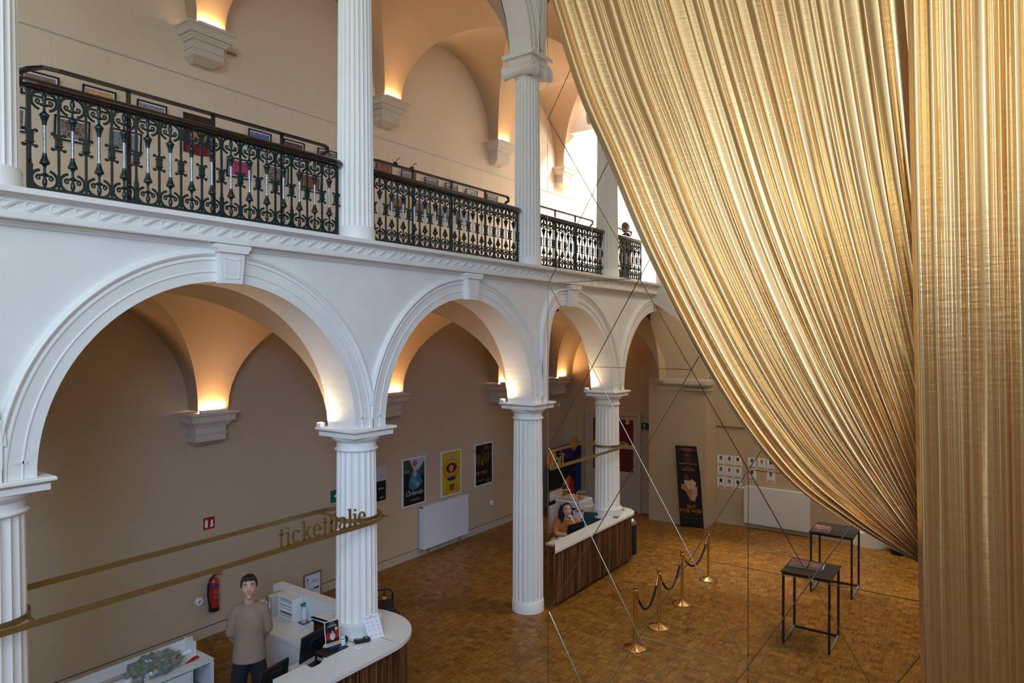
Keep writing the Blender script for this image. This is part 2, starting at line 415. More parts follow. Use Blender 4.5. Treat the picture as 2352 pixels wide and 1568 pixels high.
mbA, mbB = [], []
VBL = LB[:3] + [(6.456, 9.93, 'e'), (10.45, 12.8, 'e')]
VBU = UB[:3] + [(6.437, 9.93, 'e'), (10.45, 13.2, 'e')]
v1 = vault(VBL, ZS, T, 3.72, YB, 1.8, 'x'); weld(mbA, v1); weld(mbB, v1); struct('ceiling_aisle', v1, M['vault'], 28)
mbA, mbB = [], []
v2 = vault(VBU, 10.1, .49, 3.72, YB, 1.819, 'x'); weld(mbA, v2); weld(mbB, v2); struct('ceiling_gallery', v2, M['vault'], 28)

# corbels with an uplight on each
def corbel_mb(xc, zt):
    mb = MB(); lev = [(-.0, .155, .335), (-.03, .155, .335), (-.035, .135, .315), (-.055, .125, .305), (-.06, .115, .295), (-.15, .11, .29), (-.155, .075, .255), (-.18, .065, .245), (-.205, .04, .22), (-.23, .035, .215), (-.235, .0, .18), (-.34, .0, .18), (-.345, .022, .20), (-.365, .018, .195), (-.37, .0, .18), (-.47, 0, .18), (-.555, -.09, .02)]
    R = []
    for dz, e, d in lev:
        hw = .265 + e
        R.append([(xc - hw, YB, zt + dz), (xc - hw, YB - d - .10, zt + dz), (xc + hw, YB - d - .10, zt + dz), (xc + hw, YB, zt + dz)])
    mb.loft(R, True); return mb
names = {-2.064: 'at the far left edge of the aisle', 2.02: 'behind the first big arch', 6.15: 'behind the second arch', 9.9: 'right of the second arch', 13.1: 'just inside the mirror'}
def uplight(xc, zt, label, power, bar=True):
    t = thing('uplight', label, 'lamp', (xc, YB - .30, zt), group='uplights on the wall corbels')
    mb = MB(); mb.rbox(xc - .235, YB - .40, zt, xc + .235, YB - .33, zt + .045, .006); mb.build('housing', M['white'], t)
    mb = MB(); mb.box(xc - .22, YB - .328, zt + .012, xc + .22, YB - .27, zt + .03); mb.build('lit_strip', M['lamp'], t)
    l = bpy.data.lights.new('uplight_lamp', 'AREA'); l.shape = 'RECTANGLE'; l.size = .42; l.size_y = .06; l.energy = power; l.color = (1.0, .58, .25)
    o = bpy.data.objects.new('uplight_lamp', l); COL.objects.link(o); o.parent = t; o.location = (0, .0, .05)
    o.rotation_euler = Vector((0, .22, 1)).to_track_quat('-Z', 'Y').to_euler()
    return t
def corbel(xc, zt, label):
    o = corbel_mb(xc, zt).build('wall_corbel', M['corbel']); tag(o, label, 'corbel', 'moulded corbels along the back wall')
    return o
CX = [(2.03, 'below the big left arch'), (6.17, 'half hidden behind the middle column'), (10.19, 'right of the second arch by the thin column'), (13.05, 'at the left edge of the mirrored hall')]
for xc, wd in CX:
    corbel(xc, 3.80, 'moulded stone ground floor corbel ' + wd); uplight(xc, 3.80, 'glowing warm uplight on the lower corbel ' + wd, 38)
for xc, wd in ((2.03, 'above the long balustrade'), (6.15, 'right of the tall middle column'), (10.19, 'left of the thin ionic column')):
    corbel(xc, 10.06, 'moulded stone corbel on the gallery wall ' + wd); uplight(xc, 10.06, 'glowing warm uplight on the gallery corbel ' + wd, 28)
corbel(13.45, 10.06, 'moulded gallery corbel in the bright mirrored gallery'); corbel(-2.064, 3.80, 'moulded stone corbel behind the left column'); corbel(-2.064, 10.06, 'moulded gallery corbel behind the upper left column')

# ---------------------------------------------------------------- columns
def flute(nf, depth, p=.75):
    def rf(r, th, z):
        fr = (th * nf / (2 * PI)) % 1.0
        return r - depth * (sin(PI * fr) ** p)
    return rf
def low_column(x, label):
    t = thing('doric_column', label, 'column', (x, .264, 0), group='fluted columns of the ground floor arcade')
    mb = MB(); rows = [(.285 - .026 * (i / 10) ** 1.5, .2 + (3.52 - .2) * i / 10) for i in range(11)]
    mb.lathe(rows, x, .264, 160, rf=flute(20, .02)); mb.build('shaft', M['column'], t, 40)
    mb = MB(); mb.lathe([(.298, 0), (.298, .005), (.296, .195), (.288, .205)], x, .264, 48); mb.build('base', M['column'], t, 40)
    mb = MB(); mb.lathe([(.262, 3.515), (.275, 3.52), (.287, 3.527), (.289, 3.54), (.28, 3.552), (.265, 3.556), (.262, 3.562), (.264, 3.63), (.272, 3.636), (.29, 3.65), (.315, 3.672), (.336, 3.70), (.338, 3.718)], x, .264, 48)
    lev = [(3.716, .345), (3.718, .347), (3.772, .347), (3.776, .355), (3.786, .362), (3.794, .378), (3.80, .384), (3.822, .384), (3.832, .374)]
    mb.loft([[(x - h, .264 - h, z), (x + h, .264 - h, z), (x + h, .264 + h, z), (x - h, .264 + h, z)] for z, h in lev], True)
    mb.build('capital', M['stone'], t, 40)
    return t
low_column(-2.064, 'thick fluted white column at the left edge, ground floor')
low_column(2.064, 'fluted white column standing on the ticket counter in the middle')
low_column(6.192, 'slim looking fluted column standing free on the parquet floor')
low_column(9.335, 'fluted column rising from the counter in the mirrored hall')
ZC = 6.285
def up_column(x, label):
    t = thing('ionic_column', label, 'column', (x, .264, ZC), group='fluted columns of the gallery arcade')
    mb = MB(); rows = [(.243 - .026 * (i / 10) ** 1.4, ZC + .2 + (9.76 - ZC - .2) * i / 10) for i in range(11)]
    mb.lathe(rows, x, .264, 192, rf=flute(24, .02, .55)); mb.build('shaft', M['column'], t, 40)
    mb = MB(); mb.lathe([(.262, ZC), (.26, ZC + .19), (.247, ZC + .215)], x, .264, 48); mb.build('base', M['column'], t, 40)
    mb = MB(); mb.lathe([(.218, 9.72), (.232, 9.75), (.234, 9.78), (.226, 9.79), (.24, 9.81), (.262, 9.85), (.262, 9.88)], x, .264, 40)
    y = .264
    mb.box(x - .22, y - .20, 9.87, x + .22, y + .20, 10.0)
    lev = [(9.985, .235), (10.0, .245), (10.045, .27), (10.062, .29), (10.066, .315), (10.07, .335), (10.145, .338), (10.15, .33)]
    mb.loft([[(x - h, y - h + .0, z), (x + h, y - h, z), (x + h, y + h, z), (x - h, y + h, z)] for z, h in lev], True)
    cap = mb.build('capital', M['column'], t, 40)
    for sx in (-1, 1):
        mb = MB(); cx = x + sx * .245; cz = 9.845
        # bolster running front to back, waisted in the middle
        R = []
        for k in range(17):
            s_ = k / 16 * 2 - 1; yy = y + s_ * .315; rr = .142 - .055 * (1 - abs(s_) ** 1.6) + (.018 if abs(s_) < .1 else 0)
            if abs(s_) > .93: rr = .142
            R.append([(cx + rr * cos(2 * PI * j / 24), yy, cz + rr * sin(2 * PI * j / 24)) for j in range(24)])
        mb.loft(R, True)
        for sy in (-1, 1):   # spiral on each end
            pts = []
            for i in range(60):
                q = i / 59; a = PI / 2 + sx * q * 2 * PI * 2.1; r_ = .132 * (1 - q) ** .85 + .008
                pts.append((cx + r_ * cos(a), y + sy * .318, cz + r_ * sin(a)))
            mb.tube(pts, [.016 * (1 - .45 * i / 59) for i in range(60)], 6)
            mb.ell((cx, y + sy * .318, cz), (.028, .026, .028), 12, 6)
        mb.build('volute', M['column'], t, 45)
    mb = MB()
    for k in range(24):   # rounded flute heads
        a = 2 * PI * (k + .5) / 24; mb.ell((x + .216 * cos(a), y + .216 * sin(a), 9.735), (.012, .012, .014), 8, 5)
    mb.build('bead_ring', M['column'], t, 60)
    return t
up_column(-2.064, 'fluted white gallery column at the top left edge')
up_column(2.064, 'tall fluted white gallery column between the two balustrades')
up_column(6.192, 'fluted gallery column with scrolled ionic capital left of the mirror')
up_column(9.335, 'fluted gallery column half hidden by the gold curtain')

# ---------------------------------------------------------------- far end of the hall
mb = MB(); mb.box(13.7, 1.0, 0, 14.0, YB, 5.9); mb.box(13.2, -.6, 0, 13.5, 1.0, 3.9) ; mb.box(13.5, .9, 0, 13.7, 1.0, 5.9)
mb.box(14.0, -12, 0, 14.3, -.6, 6.3); mb.box(13.5, -.6, 0, 14.0, -.5, 6.3)
mb.box(13.3, -.6, 3.9, 13.6, 1.0, 6.0)
struct('wall_end', mb, M['wall'])
# pilaster capitals
mb = MB()
for (y0, y1, x0) in ((-.02, .72, 13.08), (-.66, -.02, 13.0)):
    for z0, z1, e in ((3.60, 3.64, .015), (3.72, 3.76, .05), (3.76, 3.88, .10)):
        mb.box(x0 + .12 - e, y0 - e * .6, z0, 13.6, y1 + e * .6, z1)
struct('trim_11', mb, M['corbel'])
mb = MB(); mb.box(13.19, -.605, 0, 13.2, 1.0, .2); mb.box(13.98, -7.5, 0, 14.0, -.6, .2); mb.box(13.68, 1.0, 0, 13.7, 1.45, .2); struct('baseboard_end', mb, M['base'])
# upper end wall whose lower edge slopes down to the right
mb = MB()
poly = [(.05, 5.9), (-.05, 5.86), (-1.55, 4.80), (-4.2, 3.2), (-7.5, 3.2), (-7.5, 13.6), (-.62, 13.6), (-.62, 8.2), (.05, 8.2)]
poly = [(.02, 5.88), (-1.47, 4.85), (-4.2, 3.1), (-7.5, 3.1), (-7.5, 13.6), (-.1, 13.6), (-.1, 6.3), (.02, 6.28)]
mb.prism(poly, lambda a, b, d: (d, a, b), 11.15, 11.45)
struct('wall_end_upper', mb, M['stone'])
mb = MB(); mb.box(13.2, .49, 11.0, 13.5, YB, 13.6); struct('wall_light_baffle', mb, M['stone'])  # diaphragm added to stop the gallery light spilling left
# bright gallery room beyond
mb = MB(); mb.box(18.5, -1.5, 6.26, 18.8, YB, 13.6); struct('wall_gallery_end', mb, M['stone'])
mb = MB(); mb.box(13.7, .0, 12.6, 18.8, YB, 12.8); struct('ceiling_gallery_end', mb, M['stone'])

# hall walls behind the camera, open to windows, raised at right to block light
mb = MB(); mb.box(-9, -12.2, 0, 0, -12, 6.6); mb.box(0, -12.2, 0, 16, -12, 13.8); struct('wall_hall_side', mb, M['wall'])
mb = MB(); mb.box(-5.0, -12.2, 13.8, 16, 5, 14.0); mb.box(11.45, -12.2, 6.3, 11.6, -7.5, 13.8); struct('ceiling_light_block', mb, M['vault'])  # unseen ceiling put in to darken the right-hand wall and column
mb = MB(); mb.box(-9.2, -12.2, 0, -9, 4, 6.2); struct('wall_hall_left', mb, M['wall'])
# ================================================================ BALUSTRADES
def spiral2(cx, cz, r0, a0, turns, n, sgn, k=.85, rmin=.004):
    return [(cx + (r0 * (1 - i / n * .9) ** k) * cos(a0 + sgn * 2 * PI * turns * i / n), cz + (r0 * (1 - i / n * .9) ** k) * sin(a0 + sgn * 2 * PI * turns * i / n)) for i in range(n + 1)]
def mesh_spear():
    """spear baluster with bell and urn, and the heart-shaped scrolls above and below; z from bottom rail"""
    mb = MB()
    mb.lathe([(.008, .0), (.012, .012), (.020, .035), (.021, .06), (.013, .085), (.010, .10), (.028, .112), (.030, .122), (.012, .135), (.011, .185), (.014, .192), (.020, .197), (.016, .204), (.040, .214), (.043, .226), (.034, .245), (.022, .28), (.017, .305), (.018, .312)], 0, 0, 12)
    mb.lathe([(.017, .565), (.019, .575), (.022, .60), (.033, .635), (.042, .655), (.040, .663), (.026, .675), (.018, .685), (.011, .695), (.011, .735), (.030, .742), (.030, .752), (.013, .765), (.013, .775), (.022, .80), (.020, .83), (.012, .85), (.010, .862)], 0, 0, 12)
    mb.cyl((0, 0, .30), (0, 0, .575), .009, 6)
    for (zc, up) in ((.745, 1), (.115, -1)):
        for sx in (-1, 1):
            # outer C: from the rod round to the side, up to the rail
            pts = []
            for i in range(19):
                t = i / 18; a = -PI * .42 + t * PI * .92; R = .078 + .010 * t
                x = .022 + R * cos(a) * .98; z = .035 + R * sin(a)
                pts.append((sx * min(x, .101), 0, zc + up * z))
            mb.tube(pts, [.013] * 19, 6)
            # inner curl
            q = spiral2(.048, .028, .024, -PI * .65, 1.15, 16, 1)
            mb.tube([(sx * .010, 0, zc + up * 0.0)] + [(sx * x, 0, zc + up * z) for x, z in q], [.012] + [.0105 - .0003 * i for i in range(17)], 6)
            mb.ell((sx * .098, 0, zc + up * .045), (.012, .012, .012), 8, 5)
    return mb
def mesh_rod():
    return MB().lathe([(.0135, .31), (.0135, .57)], 0, 0, 10)
def mesh_bar(foot=False):
    mb = MB(); mb.box(-.0105, -.008, 0, .0105, .008, .865)
    if foot: mb.box(-.019, -.016, -.11, .019, .012, .20); mb.box(-.012, -.012, .2, .012, .010, .24)
    return mb
def mesh_clamp():
    mb = MB(); mb.box(-.026, -.018, .395, .026, .018, .47)
    for z in (.39, .468): mb.box(-.032, -.022, z, .032, .022, z + .012)
    for up, z0 in ((1, .482), (-1, .385)):
        for sx in (-1, 1):
            q = spiral2(.050, .018, .017, PI + .2, 1.0, 12, -1)
            mb.tube([(sx * .018, 0, z0 - up * .01), (sx * .020, 0, z0 + up * .022)] + [(sx * x, 0, z0 + up * z) for x, z in q], [.010, .010] + [.009 - .0003 * i for i in range(13)], 6)
            mb.ell((sx * .050, 0, z0 + up * .018), (.012, .012, .012), 8, 5)
    return mb
def mk(mb, name, m, sm=40):
    o = mb.build(name, m, None, sm); return o
def balustrade(xc, w, n, label, proto=None):
    z0 = ZC + .115; t = thing('balustrade', label, 'railing', (xc, .264, ZC), group='ornate cast iron gallery balustrades')
    pitch = w / n
    if not proto:
        sp, rd, br, bf, cl = mesh_spear().build('baluster', M['iron'], None, 40), mesh_rod().build('shaft', M['rod'], None, 40), mesh_bar().build('bar', M['iron'], None, 40), mesh_bar(True).build('footed_bar', M['iron'], None, 40), mesh_clamp().build('scroll_clamp', M['iron'], None, 40)
        proto = (sp.data, rd.data, br.data, bf.data, cl.data)
        for o in (sp, rd, br, bf, cl): bpy.data.objects.remove(o)
    def inst(name, me, par, x, z=0):
        o = bpy.data.objects.new(name, me); COL.objects.link(o); o.parent = par; o.location = (x, 0, z); return o
    for i in range(n):
        x = -w / 2 + pitch * (i + .5); s_ = inst('baluster', proto[0], t, x, .115); inst('shaft', proto[1], s_, 0, 0)
    for i in range(n + 1):
        x = -w / 2 + pitch * i; foot = i in (0, n) or i % 4 == 0
        s_ = inst('bar', proto[3] if foot else proto[2], t, x, .115); inst('scroll_clamp', proto[4], s_, 0, 0)
    h = w / 2
    def local(mb, name, m, sm=40):
        o = mb.build(name, m, t, sm, world=False); o.location = (0, 0, 0); return o
    mb = MB(); mb.box(-h - .01, -.014, .095, h + .01, .014, .118); mb.box(-h - .01, -.016, .975, h + .01, .016, .995); local(mb, 'rails', M['iron'])
    # bowed wooden handrail, both ends turning back
    P = [(-h - .11, .10, 1.03), (-h - .075, .03, 1.03), (-h - .02, -.005, 1.03), (-h + .06, -.01, 1.03)] + [(-h + .06 + (w - .12) * i / 8, -.01, 1.03) for i in range(1, 9)] + [(h + .02, -.005, 1.03), (h + .075, .03, 1.03), (h + .11, .10, 1.03)]
    prof = [(-.05, -.03), (-.034, -.045), (.034, -.045), (.05, -.03), (.058, .0), (.05, .022), (.034, .036), (.0, .042), (-.034, .036), (-.05, .022), (-.058, 0)]
    R = []
    for i, p in enumerate(P):
        q0 = Vector(P[max(i - 1, 0)]); q1 = Vector(P[min(i + 1, len(P) - 1)]); tt = (q1 - q0).normalized(); nn = Vector((-tt.y, tt.x, 0))
        R.append([tuple(Vector(p) + nn * a + Vector((0, 0, b))) for a, b in prof])
    mb = MB(); mb.loft(R, True); local(mb, 'handrail', M['wood_rail'], 50)
    # return panels at both ends
    mb = MB()
    for sx in (-1, 1):
        mb.box(sx * (h + .015) - .012, -.012, -.0, sx * (h + .015) + .012, .012, 1.0)
    local(mb, 'end_post', M['iron'])
    return t, proto
bal, PROTO = balustrade(0, 3.47, 15, 'long dark green balustrade above the big left arch')
balustrade(4.125, 3.47, 15, 'dark green balustrade between the tall middle column and the ionic column', PROTO)
balustrade(7.76, 2.72, 12, 'dark green balustrade at the left of the mirrored gallery', PROTO)
balustrade(10.30, 1.55, 7, 'short dark green balustrade beside the gold curtain', PROTO)

def guard(x0, x1, y, z, posts, label, ty=0):
    t = thing('guard_rail', label, 'railing', ((x0 + x1) / 2, y, ZC), group='raised black guard rails behind the balustrades')
    mb = MB(); P = [(x0 - .20, y + .18, z - .06), (x0 - .13, y + .10, z - .02), (x0 - .04, y + .02, z), (x0 + .08, y, z), (x1 - .02, y, z), (x1 + .04, y + .02, z - .01)]
    mb.tube(P, 0, flat=(.013, .030), up=(0, 0, 1)); mb.build('top_bar', M['blackrail'], t)
    for px in posts:
        mb = MB(); mb.box(px - .022, y - .008, ZC - .02, px + .022, y + .008, z); mb.build('post', M['blackrail'], t)
    mb = MB(); P = [(x1 + .04, y + .02, z - .01), (x1 + .07, y + .03, z - .05), (x1 - .02, y + .03, z - .10), (x1 - .06, y + .03, z - .16), (x1 + .0, y + .03, z - .20), (x1 + .08, y + .02, z - .19)]
    mb.tube(P, 0, flat=(.010, .022), up=(0, 1, 0)); mb.build('end_curl', M['blackrail'], t)
guard(-1.50, 1.74, .48, 7.568, (-.78, .147, 1.06), 'raised black bar with curled end above the long balustrade')
guard(2.62, 5.87, .48, 7.568, (3.4, 4.3, 5.2), 'raised black bar behind the middle balustrade')
guard(6.75, 9.05, .48, 7.568, (7.5, 8.3), 'raised black bar behind the mirrored gallery balustrade')
guard(9.75, 11.0, .48, 7.568, (10.2, 10.7), 'raised black bar above the short balustrade')
# clamps tied to the second bar
for i, x in enumerate((3.0, 3.35)):
    mb = MB(); mb.tube([(x, .45, 7.60), (x + .02, .44, 7.64), (x + .07, .45, 7.68), (x + .10, .45, 7.69 - .03 * i)], .006, 6); mb.box(x - .03, .44, 7.56, x + .03, .464, 7.61)
    tag(mb.build('cable_tie', M['black']), ('black cable tie' + (' nearest the tall middle column' if i == 0 else ' second from the tall middle column') + ' on the raised bar'), 'cable tie')

# ================================================================ PHOTOGRAPHS IN THE GALLERY
PAL = {'street': [(.02, .02, .025), (.12, .09, .07), (.30, .20, .13), (.10, .14, .30), (.45, .45, .5)],
       'sunset': [(.05, .03, .02), (.55, .25, .08), (.75, .42, .18), (.80, .55, .30)], 'sea': [(.05, .06, .07), (.18, .19, .18), (.30, .33, .36), (.20, .22, .26)],
       'crowd': [(.02, .02, .02), (.10, .06, .04), (.35, .30, .26), (.15, .12, .2)], 'pink': [(.03, .01, .02), (.35, .02, .06), (.65, .10, .22), (.10, .03, .2)],
       'blue': [(.02, .03, .06), (.06, .10, .26), (.16, .24, .50), (.05, .05, .08)], 'dark': [(.01, .01, .01), (.05, .03, .025), (.14, .07, .04), (.02, .02, .03)], 'red': [(.02, .01, .01), (.20, .03, .02), (.30, .12, .06), (.04, .02, .02)]}
def picture(x0, z1, w_, h_, pal, label, tilt=0.035, sc=5, frame=.022, passe=True):
    t = thing('framed_photo', label, 'picture', (x0 + w_ / 2, YB, z1 - h_), group='framed photographs on the gallery wall')
    def at(a, b, d): return (x0 + a * w_, YB - .012 - .03 * b - d, z1 - h_ + b * h_)
    mb = MB(); f = frame
    def slab(a0, b0, a1, b1, d0, d1):
        mb.add([at(a, b, d) for d in (d0, d1) for a, b in ((a0, b0), (a1, b0), (a1, b1), (a0, b1))], [(0, 1, 2, 3), (7, 6, 5, 4), (0, 4, 5, 1), (1, 5, 6, 2), (2, 6, 7, 3), (3, 7, 4, 0)])
    fa, fb = f / w_, f / h_
    slab(0, 0, 1, fb, 0, .025); slab(0, 1 - fb, 1, 1, 0, .025); slab(0, 0, fa, 1, 0, .025); slab(1 - fa, 0, 1, 1, 0, .025)
    mb.build('frame', M['black'], t)
    mb = MB(); slab(fa, fb, 1 - fa, 1 - fb, .002, .008); mb.build('mount', M['paper'], t)
    mb = MB(); g = 1.9 if passe else 1.0; slab(fa * g, fb * g, 1 - fa * g, 1 - fb * g, .008, .011)
    mb.build('print', photo_mat('print_' + pal, PAL[pal], sc, random.random() * 20, (1.6, 1, 1)), t)
    return t
W1, H1 = .46, .335
rows = [(-.535, 8.68, W1, .335, 'street', 'framed street photograph at the left end of the upper row'), (.225, 8.69, W1, .335, 'sunset', 'framed photograph of an orange sunset sky'), (.99, 8.69, W1, .335, 'sea', 'framed grey landscape photograph right of the orange sunset photograph'),
        (2.90, 8.71, W1, .335, 'blue', 'framed photograph with a deep blue sky'), (3.63, 8.705, W1, .335, 'dark', 'framed dark photograph right of the blue sky photograph'), (4.40, 8.71, W1, .335, 'crowd', 'framed photograph hanging just left of the tall middle column'),
        (-.93, 8.15, W1, .335, 'street', 'framed photograph half hidden by the upper left column'), (-.14, 8.16, W1, .335, 'crowd', 'framed photograph of a crowd in the lower row, left part'), (.595, 8.16, W1, .335, 'sea', 'framed photograph of a river bank behind the balustrade'),
        (2.49, 8.135, W1, .335, 'pink', 'framed photograph in bright red and pink'), (3.27, 8.17, W1, .335, 'crowd', 'framed grey photograph right of the red and pink photograph'), (4.03, 8.16, W1, .335, 'red', 'framed dark red photograph at the right end of the lower row'),
        (5.93, 8.80, W1, .335, 'red', 'framed photograph directly right of the tall middle column'), (6.68, 8.73, W1, .335, 'street', 'second framed photograph right of the tall middle column'), (7.44, 8.715, W1, .335, 'dark', 'third framed photograph right of the tall middle column'),
        (8.15, 8.71, W1, .335, 'dark', 'fourth framed photograph right of the tall middle column'), (8.93, 8.71, W1, .335, 'crowd', 'fifth framed photograph right of the tall middle column'), (9.78, 8.72, W1, .335, 'dark', 'framed photograph just left of the ionic column'),
        (6.35, 8.12, W1, .335, 'red', 'lower framed photograph nearest the tall middle column'), (7.1, 8.12, W1, .335, 'dark', 'lower framed photograph second from the tall middle column'), (7.85, 8.12, W1, .335, 'dark', 'lower framed photograph third from the tall middle column'), (8.6, 8.12, W1, .335, 'street', 'lower framed photograph fourth from the tall middle column')]
for r_ in rows: picture(*r_[:5], r_[5], sc=4 + random.random() * 3)
# tall face portrait
t = thing('portrait_print', 'tall unframed portrait of a face in a dark red scarf', 'picture', (1.99, YB, 8.06))
mb = MB(); mb.box(1.74, YB - .02, 8.06, 2.24, YB - .004, 8.70); mb.build('board', flat('portrait_dark', (.05, .02, .018)), t)
def disc(mb, cx, cz, rx, rz, y, n=20, a0=0, a1=2 * PI):
    vs = [(cx + rx * cos(a0 + (a1 - a0) * i / n), y, cz + rz * sin(a0 + (a1 - a0) * i / n)) for i in range(n + 1)]
    mb.add(vs + [(x, y + .001, z) for x, _, z in vs], [tuple(range(n + 1)), tuple(range(2 * n + 1, n, -1))])
mb = MB(); disc(mb, 1.99, 8.40, .15, .20, YB - .021); mb.build('face', flat('portrait_skin', (.42, .20, .11)), t)
mb = MB(); disc(mb, 1.99, 8.60, .19, .10, YB - .022); mb.build('hair', flat('portrait_hair', (.06, .025, .015)), t)
mb = MB(); disc(mb, 1.99, 8.13, .22, .09, YB - .0222); mb.build('scarf', flat('portrait_scarf', (.22, .015, .02)), t)
mb = MB()
for sx in (-1, 1): disc(mb, 1.99 + sx * .06, 8.44, .028, .012, YB - .0224)
disc(mb, 1.99, 8.30, .045, .012, YB - .0224); disc(mb, 1.99, 8.37, .014, .03, YB - .0224)
mb.build('features', flat('portrait_feat', (.08, .025, .02)), t)

# ================================================================ MIRROR JOINTS
mb = MB(); XM = 1.571
def ny(k): return -3.128 - .4935 * k
def nz(j): return 7.221 - .8245 * j
def seam(a, b, wd=.0045):
    mb.tube([(XM, a[0], a[1]), (XM, b[0], b[1])], wd, 4)
nodes = {}
for k in range(0, 12):
    for j in range(-2, 9):
        if (k + j) % 2 == 0 and nz(j) > .3: nodes[(k, j)] = (ny(k), nz(j))
for (k, j), p in nodes.items():
    for q in ((k + 1, j + 1), (k + 1, j - 1)):
        if q in nodes: seam(p, nodes[q])
for a in ((0, 2), (1, 3), (2, 6), (4, 4), (4, 0), (6, 2), (6, 4), (3, 5), (5, 5), (7, 5)):
    if a in nodes and (a[0] + 2, a[1]) in nodes: seam(nodes[a], nodes[(a[0] + 2, a[1])], .003)
for a in ((4, 4), (1, 1), (4, 6), (7, 5)):
    if a in nodes: seam(nodes[a], (nodes[a][0], nodes[a][1] - .82 * (2 if a != (1, 1) else 1.1)), .003)
mb.box(XM - .002, -3.120, 0, XM + .002, -3.116, 13.0)
tag(mb.build('mirror_joint_grid', M['seam']), 'thin bright joint lines of the triangular mirror panels left of the gold curtain', 'mirror')

# ================================================================ GOLD CURTAIN
def gold():
    m = bpy.data.materials.new('gold_satin'); m.use_nodes = True; nt = m.node_tree; b = nt.nodes['Principled BSDF']; N = nt.nodes.new; L = nt.links.new
    b.inputs['Base Color'].default_value = (0.70, 0.465, 0.225, 1); b.inputs['Metallic'].default_value = 0.88; b.inputs['Roughness'].default_value = 0.26
    tc = N('ShaderNodeTexCoord'); mp = N('ShaderNodeMapping'); mp.inputs['Scale'].default_value = (3, 3, 22); L(tc.outputs['Object'], mp.inputs[0])
    n = N('ShaderNodeTexNoise'); n.inputs['Scale'].default_value = 2.0; n.inputs['Detail'].default_value = 5; L(mp.outputs[0], n.inputs['Vector'])
    n2 = N('ShaderNodeTexNoise'); n2.inputs['Scale'].default_value = 14; n2.inputs['Detail'].default_value = 3; L(tc.outputs['Object'], n2.inputs['Vector'])
    ad = N('ShaderNodeMath'); ad.operation = 'ADD'; L(n.outputs['Fac'], ad.inputs[0]); L(n2.outputs['Fac'], ad.inputs[1])
    bp = N('ShaderNodeBump'); bp.inputs['Strength'].default_value = 0.12; bp.inputs['Distance'].default_value = 0.01; L(ad.outputs[0], bp.inputs['Height']); L(bp.outputs[0], b.inputs['Normal'])
    return m
M['gold'] = gold()
def crv(P, t):
    """Catmull-Rom through points"""
    n = len(P) - 1; u = min(max(t, 0), .99999) * n; i = int(u); f = u - i
    p0 = P[max(i - 1, 0)]; p1 = P[i]; p2 = P[i + 1]; p3 = P[min(i + 2, n)]
    return tuple(.5 * ((2 * p1[k]) + (-p0[k] + p2[k]) * f + (2 * p0[k] - 5 * p1[k] + 4 * p2[k] - p3[k]) * f * f + (-p0[k] + 3 * p1[k] - 3 * p2[k] + p3[k]) * f ** 3) for k in (0, 1))
def arc(P, n=400):
    pts = [crv(P, i / n) for i in range(n + 1)]; L_ = [0]
    for a, b in zip(pts[:-1], pts[1:]): L_.append(L_[-1] + math.hypot(a[0] - b[0], a[1] - b[1]))
    return pts, L_
def at_arc(A, t):
    pts, L_ = A; tgt = t * L_[-1]; lo, hi = 0, len(L_) - 1
    while hi - lo > 1:
        m_ = (lo + hi) // 2
        if L_[m_] <= tgt: lo = m_
        else: hi = m_
    f = (tgt - L_[lo]) / max(L_[hi] - L_[lo], 1e-9); return tuple(pts[lo][k] + (pts[hi][k] - pts[lo][k]) * f for k in (0, 1))
LEFT = arc([(-2.55, 10.3), (-2.93, 9.2), (-3.219, 8.325), (-3.55, 7.366), (-3.872, 6.657), (-4.302, 5.706), (-4.889, 4.646), (-5.414, 3.974), (-5.887, 3.665), (-6.38, 3.46)])
MID = arc([(-4.3, 10.3), (-4.62, 9.0), (-4.86, 8.0), (-5.12, 7.0), (-5.42, 5.95), (-5.78, 4.95), (-6.12, 4.2), (-6.42, 3.62)])
RIGHT = arc([(-6.50, 10.3), (-6.52, 9.0), (-6.54, 8.0), (-6.56, 7.0), (-6.58, 6.0), (-6.60, 5.2), (-6.62, 4.6), (-6.64, 4.1)])
rnd = random.Random(11)
folds = []; p = 0
while p < 1:
    wd = rnd.choice((.014, .022, .030, .038, .046)) * rnd.uniform(.8, 1.2); folds.append((p, min(p + wd, 1.001), rnd.uniform(.55, 1.0), rnd.uniform(.25, .75))); p += wd
def fold_h(s_, F):
    for a, b, am, sk in F:
        if a <= s_ < b:
            f = (s_ - a) / (b - a); f = f / sk * .5 if f < sk else .5 + (f - sk) / (1 - sk) * .5
            return am * (sin(PI * f) ** 1.3) * (b - a) / .025
    return 0
mb = MB(); NS, NT = 720, 90; rows_ = []
for it in range(NT + 1):
    t = it / NT; row = []
    L_ = at_arc(LEFT, t); C_ = at_arc(MID, t); R_ = at_arc(RIGHT, t)
    wid = math.hypot(L_[0] - R_[0], L_[1] - R_[1])
    for i in range(NS + 1):
        s_ = i / NS
        q0, q1, q2 = 2 * (s_ - .5) * (s_ - 1), 4 * s_ * (1 - s_), 2 * s_ * (s_ - .5)
        y = q0 * L_[0] + q1 * C_[0] + q2 * R_[0]; z = q0 * L_[1] + q1 * C_[1] + q2 * R_[1]
        amp = .030 * min(1.3, max(.55, 3.2 / (wid + 1.0)))
        ss = s_ + .0016 * sin(t * 7 + s_ * 23)
        h = fold_h(min(max(ss, 0), .9999), folds) * amp + .03 * sin(s_ * 9 + t * 3.1) + .003 * sin(s_ * 90 + 5 * t) * t
        row.append((1.47 - h - .15 * t * t, y, z))
    rows_.append(row)
mb.loft(rows_, False, False)
c1 = mb.build('swept_curtain', M['gold'], None, 80); tag(c1, 'gold satin curtain swept diagonally and gathered to the right', 'curtain')
